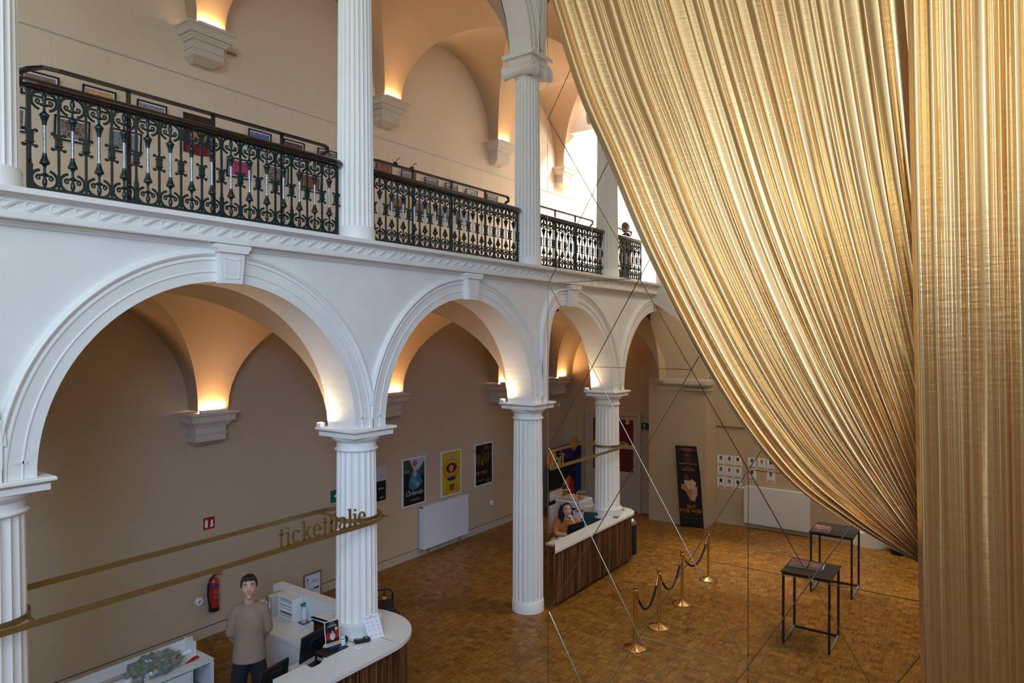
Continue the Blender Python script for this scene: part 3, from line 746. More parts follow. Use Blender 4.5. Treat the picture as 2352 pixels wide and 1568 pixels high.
# hanging curtain
rnd = random.Random(5); folds2 = []; p = 0
while p < 1:
    wd = rnd.choice((.016, .024, .034, .046, .058)) * rnd.uniform(.8, 1.2); folds2.append((p, min(p + wd, 1.001), rnd.uniform(.4, 1.0), rnd.uniform(.3, .7))); p += wd
mb = MB(); NS, NT = 460, 60; rows_ = []
for it in range(NT + 1):
    t = it / NT; z = 10.3 - 8.9 * t; row = []
    for i in range(NS + 1):
        s_ = i / NS; y = -6.225 - .02 * (10.3 - z) - s_ * 1.75; ss = s_ + .002 * sin(t * 5 + s_ * 11)
        h = fold_h(min(max(ss, 0), .9999), folds2) * .030 + .035 * sin(s_ * 7 + .6) + .006 * sin(z * 2.3 + s_ * 30) * min(1, t * 1.5)
        if s_ < .02: h -= (1 - s_ / .02) * .06
        row.append((1.13 - h, y, z))
    rows_.append(row)
mb.loft(rows_, False, False)
c2 = mb.build('hanging_curtain', M['gold'], None, 80); tag(c2, 'gold satin curtain hanging straight down at the right edge', 'curtain')
mb = MB(); mb.tube([(1.3, -2.4, 10.32), (1.3, -8.2, 10.32)], .03, 12); tag(mb.build('curtain_rail', M['blackmetal']), 'black rail carrying the gold curtains', 'curtain rail')
# ================================================================ GROUND FLOOR THINGS
class Board:
    """flat printed board: shapes are laid on it in thin layers, in its own (a, b) metres from the lower left corner"""
    def __init__(s, o, r, u): s.o = Vector(o); s.r = Vector(r).normalized(); s.u = Vector(u).normalized(); s.n = s.r.cross(s.u); s.k = 0
    def p(s, a, b, d): return tuple(s.o + s.r * a + s.u * b + s.n * d)
    def slab(s, mb, a0, b0, a1, b1, d0, d1):
        mb.add([s.p(a, b, d) for d in (d0, d1) for a, b in ((a0, b0), (a1, b0), (a1, b1), (a0, b1))], [(0, 3, 2, 1), (4, 5, 6, 7), (0, 1, 5, 4), (1, 2, 6, 5), (2, 3, 7, 6), (3, 0, 4, 7)])
    def poly(s, mb, pts, d):
        n = len(pts); mb.add([s.p(a, b, d) for a, b in pts] + [s.p(a, b, d - .0012) for a, b in pts], [tuple(range(n)), tuple(range(2 * n - 1, n - 1, -1))] + [(i, i + n, (i + 1) % n + n, (i + 1) % n) for i in range(n)])
    def art(s, t, shapes, d0, name='print'):
        """shapes: (colour key, kind, args)"""
        cols = []; mb = MB()
        for i, (c, kind, *a) in enumerate(shapes):
            if c not in cols: cols.append(c)
            mb.cur = cols.index(c); d = d0 + .0006 * (i + 1)
            if kind == 'r': s.poly(mb, [(a[0], a[1]), (a[2], a[1]), (a[2], a[3]), (a[0], a[3])], d)
            elif kind == 'e': s.poly(mb, [(a[0] + a[2] * cos(2 * PI * k / 22), a[1] + a[3] * sin(2 * PI * k / 22)) for k in range(22)], d)
            elif kind == 'p': s.poly(mb, a[0], d)
            elif kind == 't':
                txt, x, y, size = a[:4]; mir = a[4] if len(a) > 4 else 1; sh = a[5] if len(a) > 5 else 0; bo = a[6] if len(a) > 6 else 0
                text_mb(txt, size, .0004, lambda px, py, pz: s.p(x + mir * px, y + py, d + .0005 + pz), mb, bold=bo, shear=sh)
        return mb.build(name, [flat('%02x%02x%02x' % tuple(int(255 * v) for v in c), c, .6) for c in cols], t)

# ---- ticket counters
def rounded(x0, x1, y0, y1, r, left=False):
    """outline, rounded at the right end"""
    P = [(x0, y0)]
    for k in range(17):
        a = -PI / 2 + PI / 2 * k / 16; P.append((x1 - r + r * cos(a), y0 + r + r * sin(a)))
    for k in range(17):
        a = PI / 2 * k / 16; P.append((x1 - r + r * cos(a), y1 - r + r * sin(a)))
    P.append((x0, y1)); return P
def slab_xy(mb, P, z0, z1): return mb.prism(P, lambda a, b, d: (a, b, d), z0, z1)
M['slat'] = None
def slatwood():
    m = bpy.data.materials.new('walnut_slats'); m.use_nodes = True; nt = m.node_tree; b = nt.nodes['Principled BSDF']; N = nt.nodes.new; L = nt.links.new
    tc = N('ShaderNodeTexCoord'); mp = N('ShaderNodeMapping'); mp.inputs['Scale'].default_value = (7, 7, .25); L(tc.outputs['Object'], mp.inputs[0])
    n = N('ShaderNodeTexNoise'); n.inputs['Scale'].default_value = 3.2; n.inputs['Detail'].default_value = 4; L(mp.outputs[0], n.inputs['Vector'])
    cr = N('ShaderNodeValToRGB'); e = cr.color_ramp.elements; e[0].position = .34; e[0].color = (.028, .010, .005, 1); e[1].position = .70; e[1].color = (.30, .12, .035, 1); x = e.new(.5); x.color = (.11, .042, .014, 1)
    L(n.outputs['Fac'], cr.inputs[0]); L(cr.outputs[0], b.inputs['Base Color']); b.inputs['Roughness'].default_value = .4
    return m
M['slat'] = slatwood()
def slats_along(mb, P, z0, z1, pitch=.05, wd=.018, dp=.022):
    d = 0
    for (a, b) in zip(P[:-1], P[1:]):
        v = Vector((b[0] - a[0], b[1] - a[1])); L_ = v.length
        if L_ < 1e-6: continue
        v /= L_; n = Vector((v.y, -v.x))
        while d < L_:
            c = Vector(a) + v * d; q = [c - v * wd, c + v * wd, c + v * wd * .7 + n * dp, c - v * wd * .7 + n * dp]
            slab_xy(mb, [tuple(k) for k in q], z0, z1); d += pitch
        d -= L_
t = thing('ticket_counter', 'white topped counter with vertical walnut slats around the middle column', 'counter', (1.9, .2, 0))
OUT = rounded(-2.6, 2.70, -.60, 1.05, .80)
inner = [(-2.6, -.16), (1.10, -.16), (1.22, .02), (1.32, .30), (1.42, .34), (1.42, .92), (1.95, .92), (1.95, 1.05)]
top_poly = OUT[:-1][: 1 + 34] + [(1.95, 1.05), (1.95, .62), (1.70, .34), (1.42, .18), (1.22, -.10), (1.10, -.16), (-2.6, -.16)]
mb = MB(); slab_xy(mb, top_poly, 1.055, 1.10); mb.build('counter_top', M['white'], t)
IN = rounded(-2.6, 2.62, -.52, .97, .72)
mb = MB(); path = IN[:35]; slab_xy(mb, path + [(1.95, .97), (1.95, .55), (1.6, .22), (1.10, -.30), (-2.6, -.30)], .07, 1.055); mb.build('carcass', flat('dark_wood', (.05, .02, .01)), t)
mb = MB(); slats_along(mb, path, .07, 1.05, .052); mb.build('slat_front', M['slat'], t)
mb = MB(); mb.box(-2.6, -.10, .73, .30, .50, .77); mb.box(.30, -.10, .73, 1.22, .42, .77); mb.box(1.22, .20, .73, 1.66, .66, .77); mb.build('worktop', M['white'], t)
mb = MB(); mb.box(1.30, .0, .77, 1.62, .03, 1.05); mb.box(.60, -.16, .98, 1.05, .06, 1.05); mb.build('side_panel', M['white'], t)
mb = MB(); mb.lathe([(.335, 1.10), (.335, 1.24), (.325, 1.25), (.27, 1.255)], 2.064, .264, 40); mb.build('column_collar', M['white'], t, 40)
# desk return, running away from the counter
t = thing('office_desk', 'white return desk with tall back panel behind the man', 'desk', (2.1, 1.4, 0))
mb = MB(); mb.box(1.70, .72, .74, 2.34, 2.30, .78); mb.build('desktop', M['white'], t)
mb = MB(); mb.box(2.34, .92, 0, 2.52, 2.52, 1.12); mb.box(1.86, 2.32, 0, 2.34, 2.42, .99); mb.build('back_panel', M['white'], t)
mb = MB(); mb.box(1.72, 1.05, 0, 1.76, 1.95, .74); mb.build('side_panel', M['white'], t)
mb = MB(); mb.box(1.95, .8, .0, 2.3, 1.04, .55); mb.build('computer_case', M['black'], t)
mb = MB(); mb.box(2.325, .98, .84, 2.339, 1.24, .90); mb.build('socket_strip', M['paper'], t)
# ticket counter of the mirrored hall; its near end is mitred
t = thing('ticket_counter', 'white topped counter with walnut slats in the mirrored hall', 'counter', (9.3, .2, 0))
O2 = rounded(6.36, 10.02, -.22, 1.0, .42)
q = [(6.36, -.22)] + O2[1:35] + [(9.05, 1.0), (9.0, .62), (8.95, .12), (6.90, .12)]
mb = MB(); slab_xy(mb, q, 1.055, 1.10); mb.build('counter_top', M['white'], t)
I2 = rounded(6.44, 9.94, -.15, .93, .36)
mb = MB(); slab_xy(mb, I2[:35] + [(9.1, .93), (9.05, .1), (6.84, .1)], .09, 1.055); mb.build('carcass', flat('dark_wood', (.05, .02, .01)), t)
mb = MB(); slats_along(mb, I2[:35], .09, 1.05, .052); mb.build('slat_front', M['slat'], t)
mb = MB(); mb.lathe([(.335, 1.10), (.335, 1.24), (.325, 1.25), (.27, 1.255)], 9.335, .264, 40); mb.build('column_collar', M['white'], t, 40)
mb = MB(); mb.box(7.6, .14, .73, 9.0, .78, .77); mb.build('worktop', M['white'], t)
mb = MB(); mb.box(9.02, .5, .1, 9.06, .98, 1.05); mb.build('side_panel', M['white'], t)

# ---- brass sign rings
def serif_text(txt, unit, put, mb, sp=.13, depth=.010):
    def poly(pts, x):
        n = len(pts); vs = [put((x + a) * unit, b * unit, d) for d in (-depth, depth) for a, b in pts]
        mb.add(vs, [tuple(range(n))[::-1], tuple(range(n, 2 * n))] + [(i, (i + 1) % n, (i + 1) % n + n, i + n) for i in range(n)])
    def R(x, x0, y0, x1, y1): poly([(x0, y0), (x1, y0), (x1, y1), (x0, y1)], x)
    def arc(x, cx, cy, rx, ry, th, tv, a0, a1, n=18):
        for i in range(n):
            a = math.radians(a0 + (a1 - a0) * i / n); b = math.radians(a0 + (a1 - a0) * (i + 1) / n)
            poly([(cx + rx * cos(a), cy + ry * sin(a)), (cx + rx * cos(b), cy + ry * sin(b)), (cx + (rx - th) * cos(b), cy + (ry - tv) * sin(b)), (cx + (rx - th) * cos(a), cy + (ry - tv) * sin(a))], x)
    W = {'t': .50, 'i': .42, 'c': .76, 'k': .92, 'e': .80, 'b': .88, 'a': .82, 'l': .42}; x = 0
    for ch in txt:
        if ch == 't': R(x, .14, .15, .31, 1.32); R(x, 0, .92, .48, 1.0); arc(x, .31, .17, .17, .17, .10, .12, 180, 300, 8)
        elif ch == 'i': R(x, .13, 0, .30, 1.0); R(x, .0, .92, .13, 1.0); R(x, 0, 0, .42, .07); poly([(.215 + .10 * cos(2 * PI * k / 12), 1.28 + .10 * sin(2 * PI * k / 12)) for k in range(12)], x)
        elif ch == 'l': R(x, .13, 0, .30, 1.5); R(x, .0, 1.43, .13, 1.5); R(x, 0, 0, .42, .07)
        elif ch == 'c': arc(x, .38, .5, .38, .52, .17, .07, 48, 318); poly([(.60 + .09 * cos(2 * PI * k / 12), .82 + .09 * sin(2 * PI * k / 12)) for k in range(12)], x)
        elif ch == 'e': arc(x, .40, .5, .39, .52, .16, .07, 0, 318); R(x, .14, .50, .78, .57)
        elif ch == 'k': R(x, .13, 0, .30, 1.5); R(x, .0, 1.43, .13, 1.5); R(x, 0, 0, .42, .07); poly([(.30, .42), (.66, .93), (.76, .93), (.30, .34)], x); R(x, .56, .93, .90, 1.0); poly([(.36, .56), (.48, .66), (.86, .07), (.66, .07)], x); R(x, .56, 0, .94, .07)
        elif ch == 'b': R(x, .13, 0, .30, 1.5); R(x, .0, 1.43, .13, 1.5); arc(x, .45, .5, .42, .52, .16, .07, -150, 150)
        elif ch == 'a': R(x, .50, .0, .66, .78); R(x, .66, 0, .80, .07); arc(x, .36, .74, .30, .28, .14, .08, 0, 165, 12); arc(x, .34, .28, .33, .30, .15, .07, 50, 330, 16)
        x += W[ch] + sp
    return x * unit
def ring(x0, xe, txt, tx, mir, label, name, cols, xb=None):
    t = thing('hanging_sign', label, 'sign', ((x0 + xe) / 2, .38, 2.6)); y0, y1, r = -.12, .90, .51
    P = [(x0, y0)] + [(xe - r + r * cos(-PI / 2 + PI * k / 32), (y0 + y1) / 2 + r * sin(-PI / 2 + PI * k / 32)) for k in range(33)] + [(xb or x0, y1)]
    mb = MB(); mb.tube([(a, b, 2.6) for a, b in P], 0, flat=(.028, .009), up=(0, 0, 1)); mb.build('oval_band', M['ringbrass'], t)
    for cx in cols:
        mb = MB(); mb.tube([(cx + .288 * cos(2 * PI * k / 40), .264 + .288 * sin(2 * PI * k / 40), 2.62) for k in range(40)], 0, closed=True, flat=(.028, .006), up=(0, 0, 1))
        mb.box(cx + .20, -.11, 2.605, cx + .212, .07, 2.635); mb.box(cx - .212, .46, 2.605, cx - .20, .89, 2.635)
        mb.build('column_clamp', M['ringbrass'], t)
    mb = MB(); serif_text(txt, .1535, lambda a, b, d: (tx + mir * a, -.12 + d, 2.628 + b), mb)
    # slab serifs on the uprights
    mb.build('lettering', M['ringbrass'], t)
    return t
ring(-2.75, 2.46, 'ticketbalie', .56, 1, 'long brass oval band with raised letters around the middle column', 'hanging_sign', (-2.064, 2.064))
ring(6.36, 9.95, 'tick', 6.84, -1, 'brass oval band with mirror written letters in the mirrored hall', 'hanging_sign', (9.335,), 8.0)

# ---- things on the desk
t = thing('letter_tray_rack', 'white pigeonhole rack standing on the desk', 'rack', (2.30, 1.94, .78))
mb = MB(); mb.box(2.14, 1.77, 1.085, 2.46 - .13, 2.12, 1.10); mb.box(2.14, 1.77, .78, 2.33, 1.785, 1.085); mb.box(2.14, 2.105, .78, 2.33, 2.12, 1.085); mb.box(2.315, 1.785, .78, 2.33, 2.105, 1.085); mb.build('case', M['white'], t)
for k in range(6):
    mb = MB(); mb.box(2.145, 1.785, .785 + k * .052, 2.315, 2.105, .793 + k * .052); mb.build('shelf', M['white'], t)
    if k < 5: mb = MB(); mb.box(2.16, 1.80, .793 + k * .052, 2.31, 2.09, .802 + k * .052 + .006 * (k % 3)); mb.build('paper_stack', (M['paper'], flat('kraft', (.35, .22, .12)))[k == 1], t)
for i, (y, c, lb) in enumerate(((2.17, (.50, .46, .44), 'grey lever arch file next to the pigeonhole rack'), (2.245, (.40, .20, .07), 'brown cardboard lever arch file at the desk end'))):
    t = thing('ring_binder', lb, 'binder', (2.12, y, .78))
    mb = MB(); mb.box(2.03, y - .034, .78, 2.31, y - .030, 1.10); mb.box(2.03, y + .030, .78, 2.31, y + .034, 1.10); mb.box(2.03, y - .034, .78, 2.034, y + .034, 1.10); mb.build('cover', flat('binder%d' % i, c), t)
    mb = MB(); mb.box(2.04, y - .024, .79, 2.30, y + .024, 1.085); mb.build('pages', M['paper'], t)
    mb = MB(); mb.box(2.028, y - .02, .93, 2.031, y + .02, 1.02); mb.build('spine_label', M['paper'], t)
    mb = MB(); mb.cyl((2.033, y, .85), (2.027, y, .85), .011, 12); mb.build('finger_hole', M['black'], t)
t = thing('spray_bottle', 'clear spray bottle with pink liquid and green trigger', 'bottle', (2.22, 1.60, .78))
mb = MB(); mb.lathe([(.040, .0), (.042, .01), (.042, .06)], 2.22, 1.60, 20, .786); mb.build('pink_liquid', flat('pinkliq', (.75, .30, .42)), t)
mb = MB(); mb.lathe([(.042, .06), (.042, .15), (.034, .19), (.015, .215), (.014, .24)], 2.22, 1.60, 20, .786); mb.build('clear_body', flat('frosted', (.62, .66, .68), .2), t)
mb = MB(); mb.lathe([(.018, .235), (.018, .26)], 2.22, 1.60, 14, .786); mb.box(2.17, 1.585, 1.045, 2.25, 1.615, 1.075); mb.tube([(2.18, 1.60, 1.045), (2.175, 1.60, 1.02), (2.185, 1.60, 1.0)], .006, 6); mb.build('trigger_head', flat('green_trig', (.02, .22, .12)), t)
mb = MB(); mb.rbox(2.16, 1.53, .78, 2.30, 1.68, .786, .003); tag(mb.build('cleaning_cloth', flat('teal_cloth', (.03, .14, .16), .9)), 'folded teal cloth under the spray bottle', 'cloth')
# monitor seen from behind, small second screen
def monitor(x, y, z, w_, h_, rz, label, tiltx=.12):
    t = thing('monitor', label, 'monitor', (x, y, z), rz)
    mb = MB(); mb.X = Matrix.Translation((0, 0, .13)) @ Matrix.Rotation(tiltx, 4, 'X'); mb.rbox(-w_ / 2, -.014, 0, w_ / 2, .014, h_, .01); mb.rbox(-w_ / 4, -.035, h_ * .25, w_ / 4, -.01, h_ * .75, .01)
    mb.build('casing', M['black'], t, world=False); 
    mb = MB(); mb.X = Matrix.Translation((0, 0, .13)) @ Matrix.Rotation(tiltx, 4, 'X'); mb.box(-w_ / 2 + .012, .0142, .012, w_ / 2 - .012, .0155, h_ - .012); mb.build('screen', flat('screen', (.03, .05, .07), .1), t, world=False)
    mb = MB(); mb.cyl((0, -.02, 0), (0, -.03, .26), .016, 10); mb.rbox(-.11, -.09, 0, .11, .07, .012, .005); mb.build('stand', M['black'], t, world=False)
    return t
monitor(1.48, .42, .77, .56, .34, .18, 'large black monitor seen from behind on the counter desk')
monitor(1.78, .60, .77, .30, .22, .5, 'small black customer screen beside the large monitor')
monitor(8.95, .42, .77, .40, .27, 2.0, 'thin monitor seen from the side in the mirrored counter')
monitor(8.05, .34, .77, .50, .26, -.2, 'black monitor in front of the woman in orange')
monitor(.72, .22, .77, .44, .24, .15, 'black screen behind the counter at the bottom edge')
t = thing('poster_stand', 'small black and red film poster on a counter stand', 'sign', (1.42, .06, 1.1))
B = Board((1.335, .02, 1.155), (1, -.22, 0), (0, .10, 1))
mb = MB(); B.slab(mb, 0, 0, .20, .31, 0, .004); mb.build('card', M['paper'], t)
B.art(t, [((.012, .010, .012), 'r', .008, .008, .192, .302), ((.30, .02, .02), 'e', .05, .13, .04, .045), ((.30, .02, .02), 'e', .15, .13, .04, .045), ((.30, .02, .02), 'r', .01, .085, .19, .13), ((.62, .50, .45), 'e', .10, .115, .035, .045), ((.45, .25, .18), 'e', .10, .165, .017, .02), ((.62, .40, .18), 'e', .155, .20, .022, .022),
          ((.50, .36, .18), 'r', .008, .008, .192, .045), ((.7, .7, .7), 't', 'FILMTICKETS', .10, .236, .022), ((.6, .6, .6), 't', 'abonnement', .10, .258, .016), ((.7, .7, .7), 't', 'cinema', .10, .282, .02)], .004)
mb = MB(); mb.rbox(1.24, -.10, 1.10, 1.60, .12, 1.112, .004); mb.build('base_tray', M['black'], t)
mb = MB(); mb.box(1.41, .0, 1.112, 1.53, .09, 1.19); mb.build('blue_holder', flat('navy', (.02, .06, .16)), t)
t = thing('calendar_card', 'small white calendar card beside the red film poster', 'card', (1.57, .0, 1.1))
B = Board((1.545, -.03, 1.112), (1, -.1, 0), (0, .15, 1)); mb = MB(); B.slab(mb, 0, 0, .062, .11, 0, .002); mb.build('card', M['paper'], t)
B.art(t, [((.10, .16, .35), 'r', 0, .075, .062, .088)] + [((.45, .45, .5), 'r', .006 + .018 * i, .01 + .02 * j, .018 + .018 * i, .016 + .02 * j) for i in range(3) for j in range(3)], .002)
t = thing('price_list', 'white price list leaning against the middle column', 'sign', (2.0, -.1, 1.1))
B = Board((1.885, -.16, 1.10), (1, -.36, 0), (-.10, .30, 1)); mb = MB(); B.slab(mb, 0, 0, .215, .31, 0, .004); mb.build('board', M['paper'], t)
sh = [((.25, .25, .27), 't', 'ABONNEMENTEN', .107, .262, .020), ((.3, .3, .3), 'e', .107, .290, .014, .006)]
for i in range(3):
    for j in range(3): sh += [((.35, .35, .38), 'r', .022 + .065 * i, .215 - .05 * j, .058 + .065 * i, .219 - .05 * j), ((.6, .6, .62), 'r', .027 + .065 * i, .203 - .05 * j, .053 + .065 * i, .206 - .05 * j)]
for i in range(3): sh += [((.55, .55, .57), 'r', .022 + .065 * i, .030 + .008 * j, .06 + .065 * i, .033 + .008 * j) for j in range(4)]
B.art(t, sh, .004)
t = thing('card_terminal', 'black card payment terminal on the counter ledge', 'terminal', (1.77, -.13, 1.1), -.35)
mb = MB(); mb.X = Matrix.Rotation(.15, 4, 'Y'); mb.rbox(-.085, -.035, .0, .085, .035, .045, .012); mb.build('body', M['black'], t, world=False)
mb = MB(); mb.X = Matrix.Rotation(.15, 4, 'Y'); mb.box(-.07, -.025, .045, -.01, .025, .047); mb.build('display', flat('lcd', (.08, .09, .1), .15), t, world=False)
mb = MB(); mb.rbox(.05, -.045, 0, .12, .045, .05, .008); mb.build('reader_cradle', M['blackmetal'], t, world=False)
mb = MB()
for i, c in enumerate(((.1, .5, .1), (.6, .5, .05), (.5, .05, .03))): mb.box(.07, -.03 + .022 * i, .05, .085, -.016 + .022 * i, .052)
mb.build('coloured_keys', flat('keys', (.5, .5, .05)), t, world=False)
t = thing('barcode_scanner', 'small black scanner between the poster and the terminal', 'scanner', (1.66, .03, 1.1))
mb = MB(); mb.ell((1.66, .03, 1.145), (.035, .04, .045), 14, 8); mb.build('head', M['black'], t, 60); mb = MB(); mb.cyl((1.63, -.01, 1.10), (1.65, .01, 1.13), .012, 8); mb.build('foot', M['black'], t)
mb = MB(); mb.tube([(1.69, .01, 1.115), (1.71, -.03, 1.108), (1.73, -.09, 1.110)], .004, 6); mb.build('cable', M['black'], t)
t = thing('access_reader', 'small white square reader with a red light on the counter', 'reader', (1.66, -.20, 1.1))
mb = MB(); mb.rbox(1.62, -.25, 1.10, 1.70, -.17, 1.116, .006); mb.build('case', M['paper'], t); mb = MB(); mb.tube([(1.66 + .018 * cos(a), -.212 + .018 * sin(a), 1.117) for a in [2 * PI * k / 16 for k in range(16)]], .002, 4, closed=True); mb.build('ring_mark', M['grey'], t)
mb = MB(); mb.ell((1.665, -.18, 1.117), (.006, .006, .003), 8, 4); mb.build('red_light', mat('red_led', (.8, .1, .05), .4, emit=(1, .15, .08), estr=2), t)
for (x, y, a, w_, d_, lb) in ((1.0, .30, .1, .30, .14, 'black keyboard in the counter niche, nearest the man'), (1.32, .33, .15, .10, .13, 'black pad beside the counter keyboard')):
    mb = MB(); mb.X = Matrix.Rotation(a, 4, 'Z'); mb.rbox(-w_ / 2, -d_ / 2, 0, w_ / 2, d_ / 2, .015, .006); o = mb.build('keyboard', M['black'], None); o.location = (x, y, .77); tag(o, lb, 'keyboard')
t = thing('tape_dispenser', 'white tape dispenser at the lower edge of the counter', 'dispenser', (.93, .05, .98 - .21))
mb = MB(); mb.rbox(.86, .04, .77, 1.0, .12, .80, .01); mb.build('foot', M['paper'], t); mb = MB(); mb.tube([(.92 + .035 * cos(2 * PI * k / 20), .08, .83 + .035 * sin(2 * PI * k / 20)) for k in range(20)], .012, 6, closed=True); mb.build('roll', M['paper'], t)

# ---- low shelf unit at the bottom left
t = thing('low_cabinet', 'low white cabinet with raised side panel at the lower left', 'cabinet', (.2, 1.76, 0))
mb = MB(); mb.box(-.9, 1.52, .81, .74, 2.02, .85); mb.build('top', M['white'], t)
mb = MB(); mb.box(.70, 1.52, 0, .74, 2.02, .81); mb.box(.62, 1.80, .85, .66, 2.04, 1.02); mb.box(-.9, 2.02, 0, .74, 2.05, 1.0); mb.box(.45, 1.54, .05, .47, 2.0, .81); mb.box(-.9, 1.54, .05, .70, 2.02, .08); mb.build('carcass', M['white'], t)
mb = MB(); mb.box(-.9, 1.525, .09, .44, 1.54, .79); mb.build('door', M['white'], t)
mb = MB(); mb.box(.47, 1.56, .45, .70, 2.0, .47); mb.build('shelf', M['grey'], t)
def tube_obj(name, a, b, r, m, lb, cat):
    mb = MB(); mb.cyl(a, b, r, 20); return tag(mb.build(name, m, None, 60), lb, cat)
tube_obj('paper_roll', (-.35, 1.70, .885), (.62, 1.90, .885), .034, M['paper'], 'longest white paper roll lying on the low cabinet', 'paper roll')
tube_obj('paper_roll', (-.4, 1.60, .88), (.16, 1.70, .88), .03, flat('pinkpaper', (.72, .66, .64)), 'short pinkish paper roll in front on the low cabinet', 'paper roll')
rnd = random.Random(3); mb = MB()
mb.X = None
R = []
for i in range(15):
    v = i / 14; row = []
    for k in range(24):
        a = 2 * PI * k / 24; rr = (.05 + .16 * sin(PI * (.12 + .8 * v))) * (1 + .28 * rnd.uniform(-1, 1)); row.append((.10 + (v - .5) * .62 + .03 * rnd.uniform(-1, 1), 1.78 + rr * cos(a) * .9, .93 + max(-.05, rr * sin(a) * .62) + .012 * rnd.uniform(-1, 1)))
    R.append(row)
mb.loft(R, True)
tag(mb.build('plastic_wrap', mat('greenish_film', (.44, .47, .38), .12, spec=.8, trans=.5, col2=(.26, .32, .24), nscale=12, bump=.6, bscale=30)), 'crumpled greenish transparent plastic wrap on the low cabinet', 'plastic wrap')
t = thing('scissors', 'red handled scissors lying on the low cabinet', 'scissors', (.48, 1.66, .85))
mb = MB()
for sg in (-1, 1):
    mb.tube([(.44, 1.655, .862), (.50, 1.665 + sg * .012, .864), (.56, 1.685 + sg * .03, .864), (.62, 1.70 + sg * .03, .864), (.625, 1.70 + sg * .012, .864), (.56, 1.68 + sg * .004, .864), (.50, 1.665, .864)], .009, 6)
mb.build('handles', M['red'], t, 60); mb = MB(); mb.add([(.44, 1.65, .858), (.30, 1.62, .858), (.44, 1.668, .858), (.44, 1.65, .864), (.30, 1.62, .864), (.44, 1.668, .864)], [(0, 1, 2), (3, 5, 4), (0, 3, 4, 1), (1, 4, 5, 2), (2, 5, 3, 0)]); mb.build('blades', M['chrome'], t)
t = thing('acrylic_box', 'clear acrylic tray at the very bottom left', 'box', (-.28, 1.75, .85))
mb = MB(); gl = mat('acrylic', (.75, .72, .66), .1, trans=.85)
mb.box(-.5, 1.6, .85, -.12, 1.606, .92); mb.box(-.5, 1.9, .85, -.12, 1.906, .92); mb.box(-.126, 1.6, .85, -.12, 1.906, .92); mb.box(-.5, 1.6, .85, -.12, 1.906, .855); mb.build('tray', gl, t)
mb = MB(); mb.box(-.48, 1.63, .856, -.16, 1.87, .875); mb.build('papers', M['paper'], t)

# ---- wall things of the aisle
t = thing('fire_extinguisher', 'red fire extinguisher mounted on the back wall', 'fire extinguisher', (2.17, 3.93, .44))
mb = MB(); mb.lathe([(.080, .0), (.084, .01), (.084, .07)], 2.17, 3.92, 24, .44); mb.build('black_foot', M['black'], t, 50)
mb = MB(); mb.lathe([(.083, .07), (.083, .48), (.072, .53), (.03, .555), (.022, .57)], 2.17, 3.92, 24, .44); mb.build('cylinder', M['red'], t, 50)
mb = MB(); mb.lathe([(.0838, .40), (.0838, .44)], 2.17, 3.92, 24, .44, caps=False); mb.build('blue_band', flat('blueband', (.03, .05, .20)), t, 50)
mb = MB(); mb.box(2.16, 3.90, 1.0, 2.19, 3.94, 1.04); mb.tube([(2.17, 3.92, 1.04), (2.20, 3.88, 1.07), (2.27, 3.84, 1.085)], .008, 6); mb.build('valve', M['red'], t); mb = MB(); mb.tube([(2.18, 3.90, 1.03), (2.23, 3.87, 1.05), (2.28, 3.86, 1.03)], .006, 6); mb.build('lever', M['black'], t)
mb = MB(); mb.tube([(2.15, 3.9, 1.02), (2.09, 3.88, 1.0), (2.05, 3.88, .90), (2.045, 3.88, .75), (2.06, 3.88, .62), (2.09, 3.86, .50)], .015, 8); mb.build('hose', M['black'], t, 60)
B = Board((2.115, 3.832, .66), (1, 0, 0), (0, 0, 1)); B.art(t, [((.55, .30, .28), 't', 'BRAND', .055, .12, .030), ((.55, .30, .28), 't', 'FEUER', .055, .085, .030), ((.5, .25, .23), 'r', .02, .0, .09, .006), ((.5, .25, .23), 'r', .02, .02, .09, .026), ((.5, .25, .23), 'r', .02, .04, .09, .046)], .0, 'label_print')
def wallsign(x0, z0, w_, h_, shapes, base, lb, name='wall_sign', y=YB):
    t = thing(name, lb, 'sign', (x0 + w_ / 2, y, z0)); B = Board((x0, y - .006, z0), (1, 0, 0), (0, 0, 1)); mb = MB(); B.slab(mb, 0, 0, w_, h_, -.005, 0); mb.build('plate', flat('sg%d' % int(base[0] * 999 + base[2] * 99), base), t)
    B.art(t, shapes, .0); return t
Wt = (.75, .75, .72)
wallsign(2.05, 1.80, .20, .20, [(Wt, 'r', .025, .03, .075, .13), (Wt, 'r', .035, .13, .065, .165), (Wt, 'p', [(.065, .15), (.085, .135), (.08, .13), (.06, .14)]), (Wt, 'p', [(.11, .03), (.13, .08), (.12, .10), (.15, .16), (.17, .13), (.16, .09), (.18, .06), (.16, .03)])], (.35, .01, .015), 'red fire extinguisher sign on the wall')
wallsign(4.72, 1.72, .30, .24, [(Wt, 'p', [(.08, .12), (.17, .19), (.17, .15), (.25, .15), (.25, .09), (.17, .09), (.17, .05)])], (.005, .13, .06), 'green emergency exit sign peeping out behind the middle column')
wallsign(5.72, 1.93, .50, .30, [((.1, .1, .1), 't', 'zaal 2', .38, .10, .055), ((.1, .1, .1), 't', 'zaal 3', .38, .04, .055)], (.52, .52, .54), 'white direction plate with room numbers right of the middle column')
wallsign(5.72, 1.50, .50, .42, [(Wt, 't', '& m', .36, .24, .08), (Wt, 't', 'zaal 1', .38, .05, .055)], (.008, .008, .009), 'black direction plate with symbols right of the middle column')
wallsign(10.60, 1.80, .14, .2, [((.1, .1, .1), 't', 'x', .07, .06, .08)], (.5, .5, .52), 'small white notice next to the thin column')
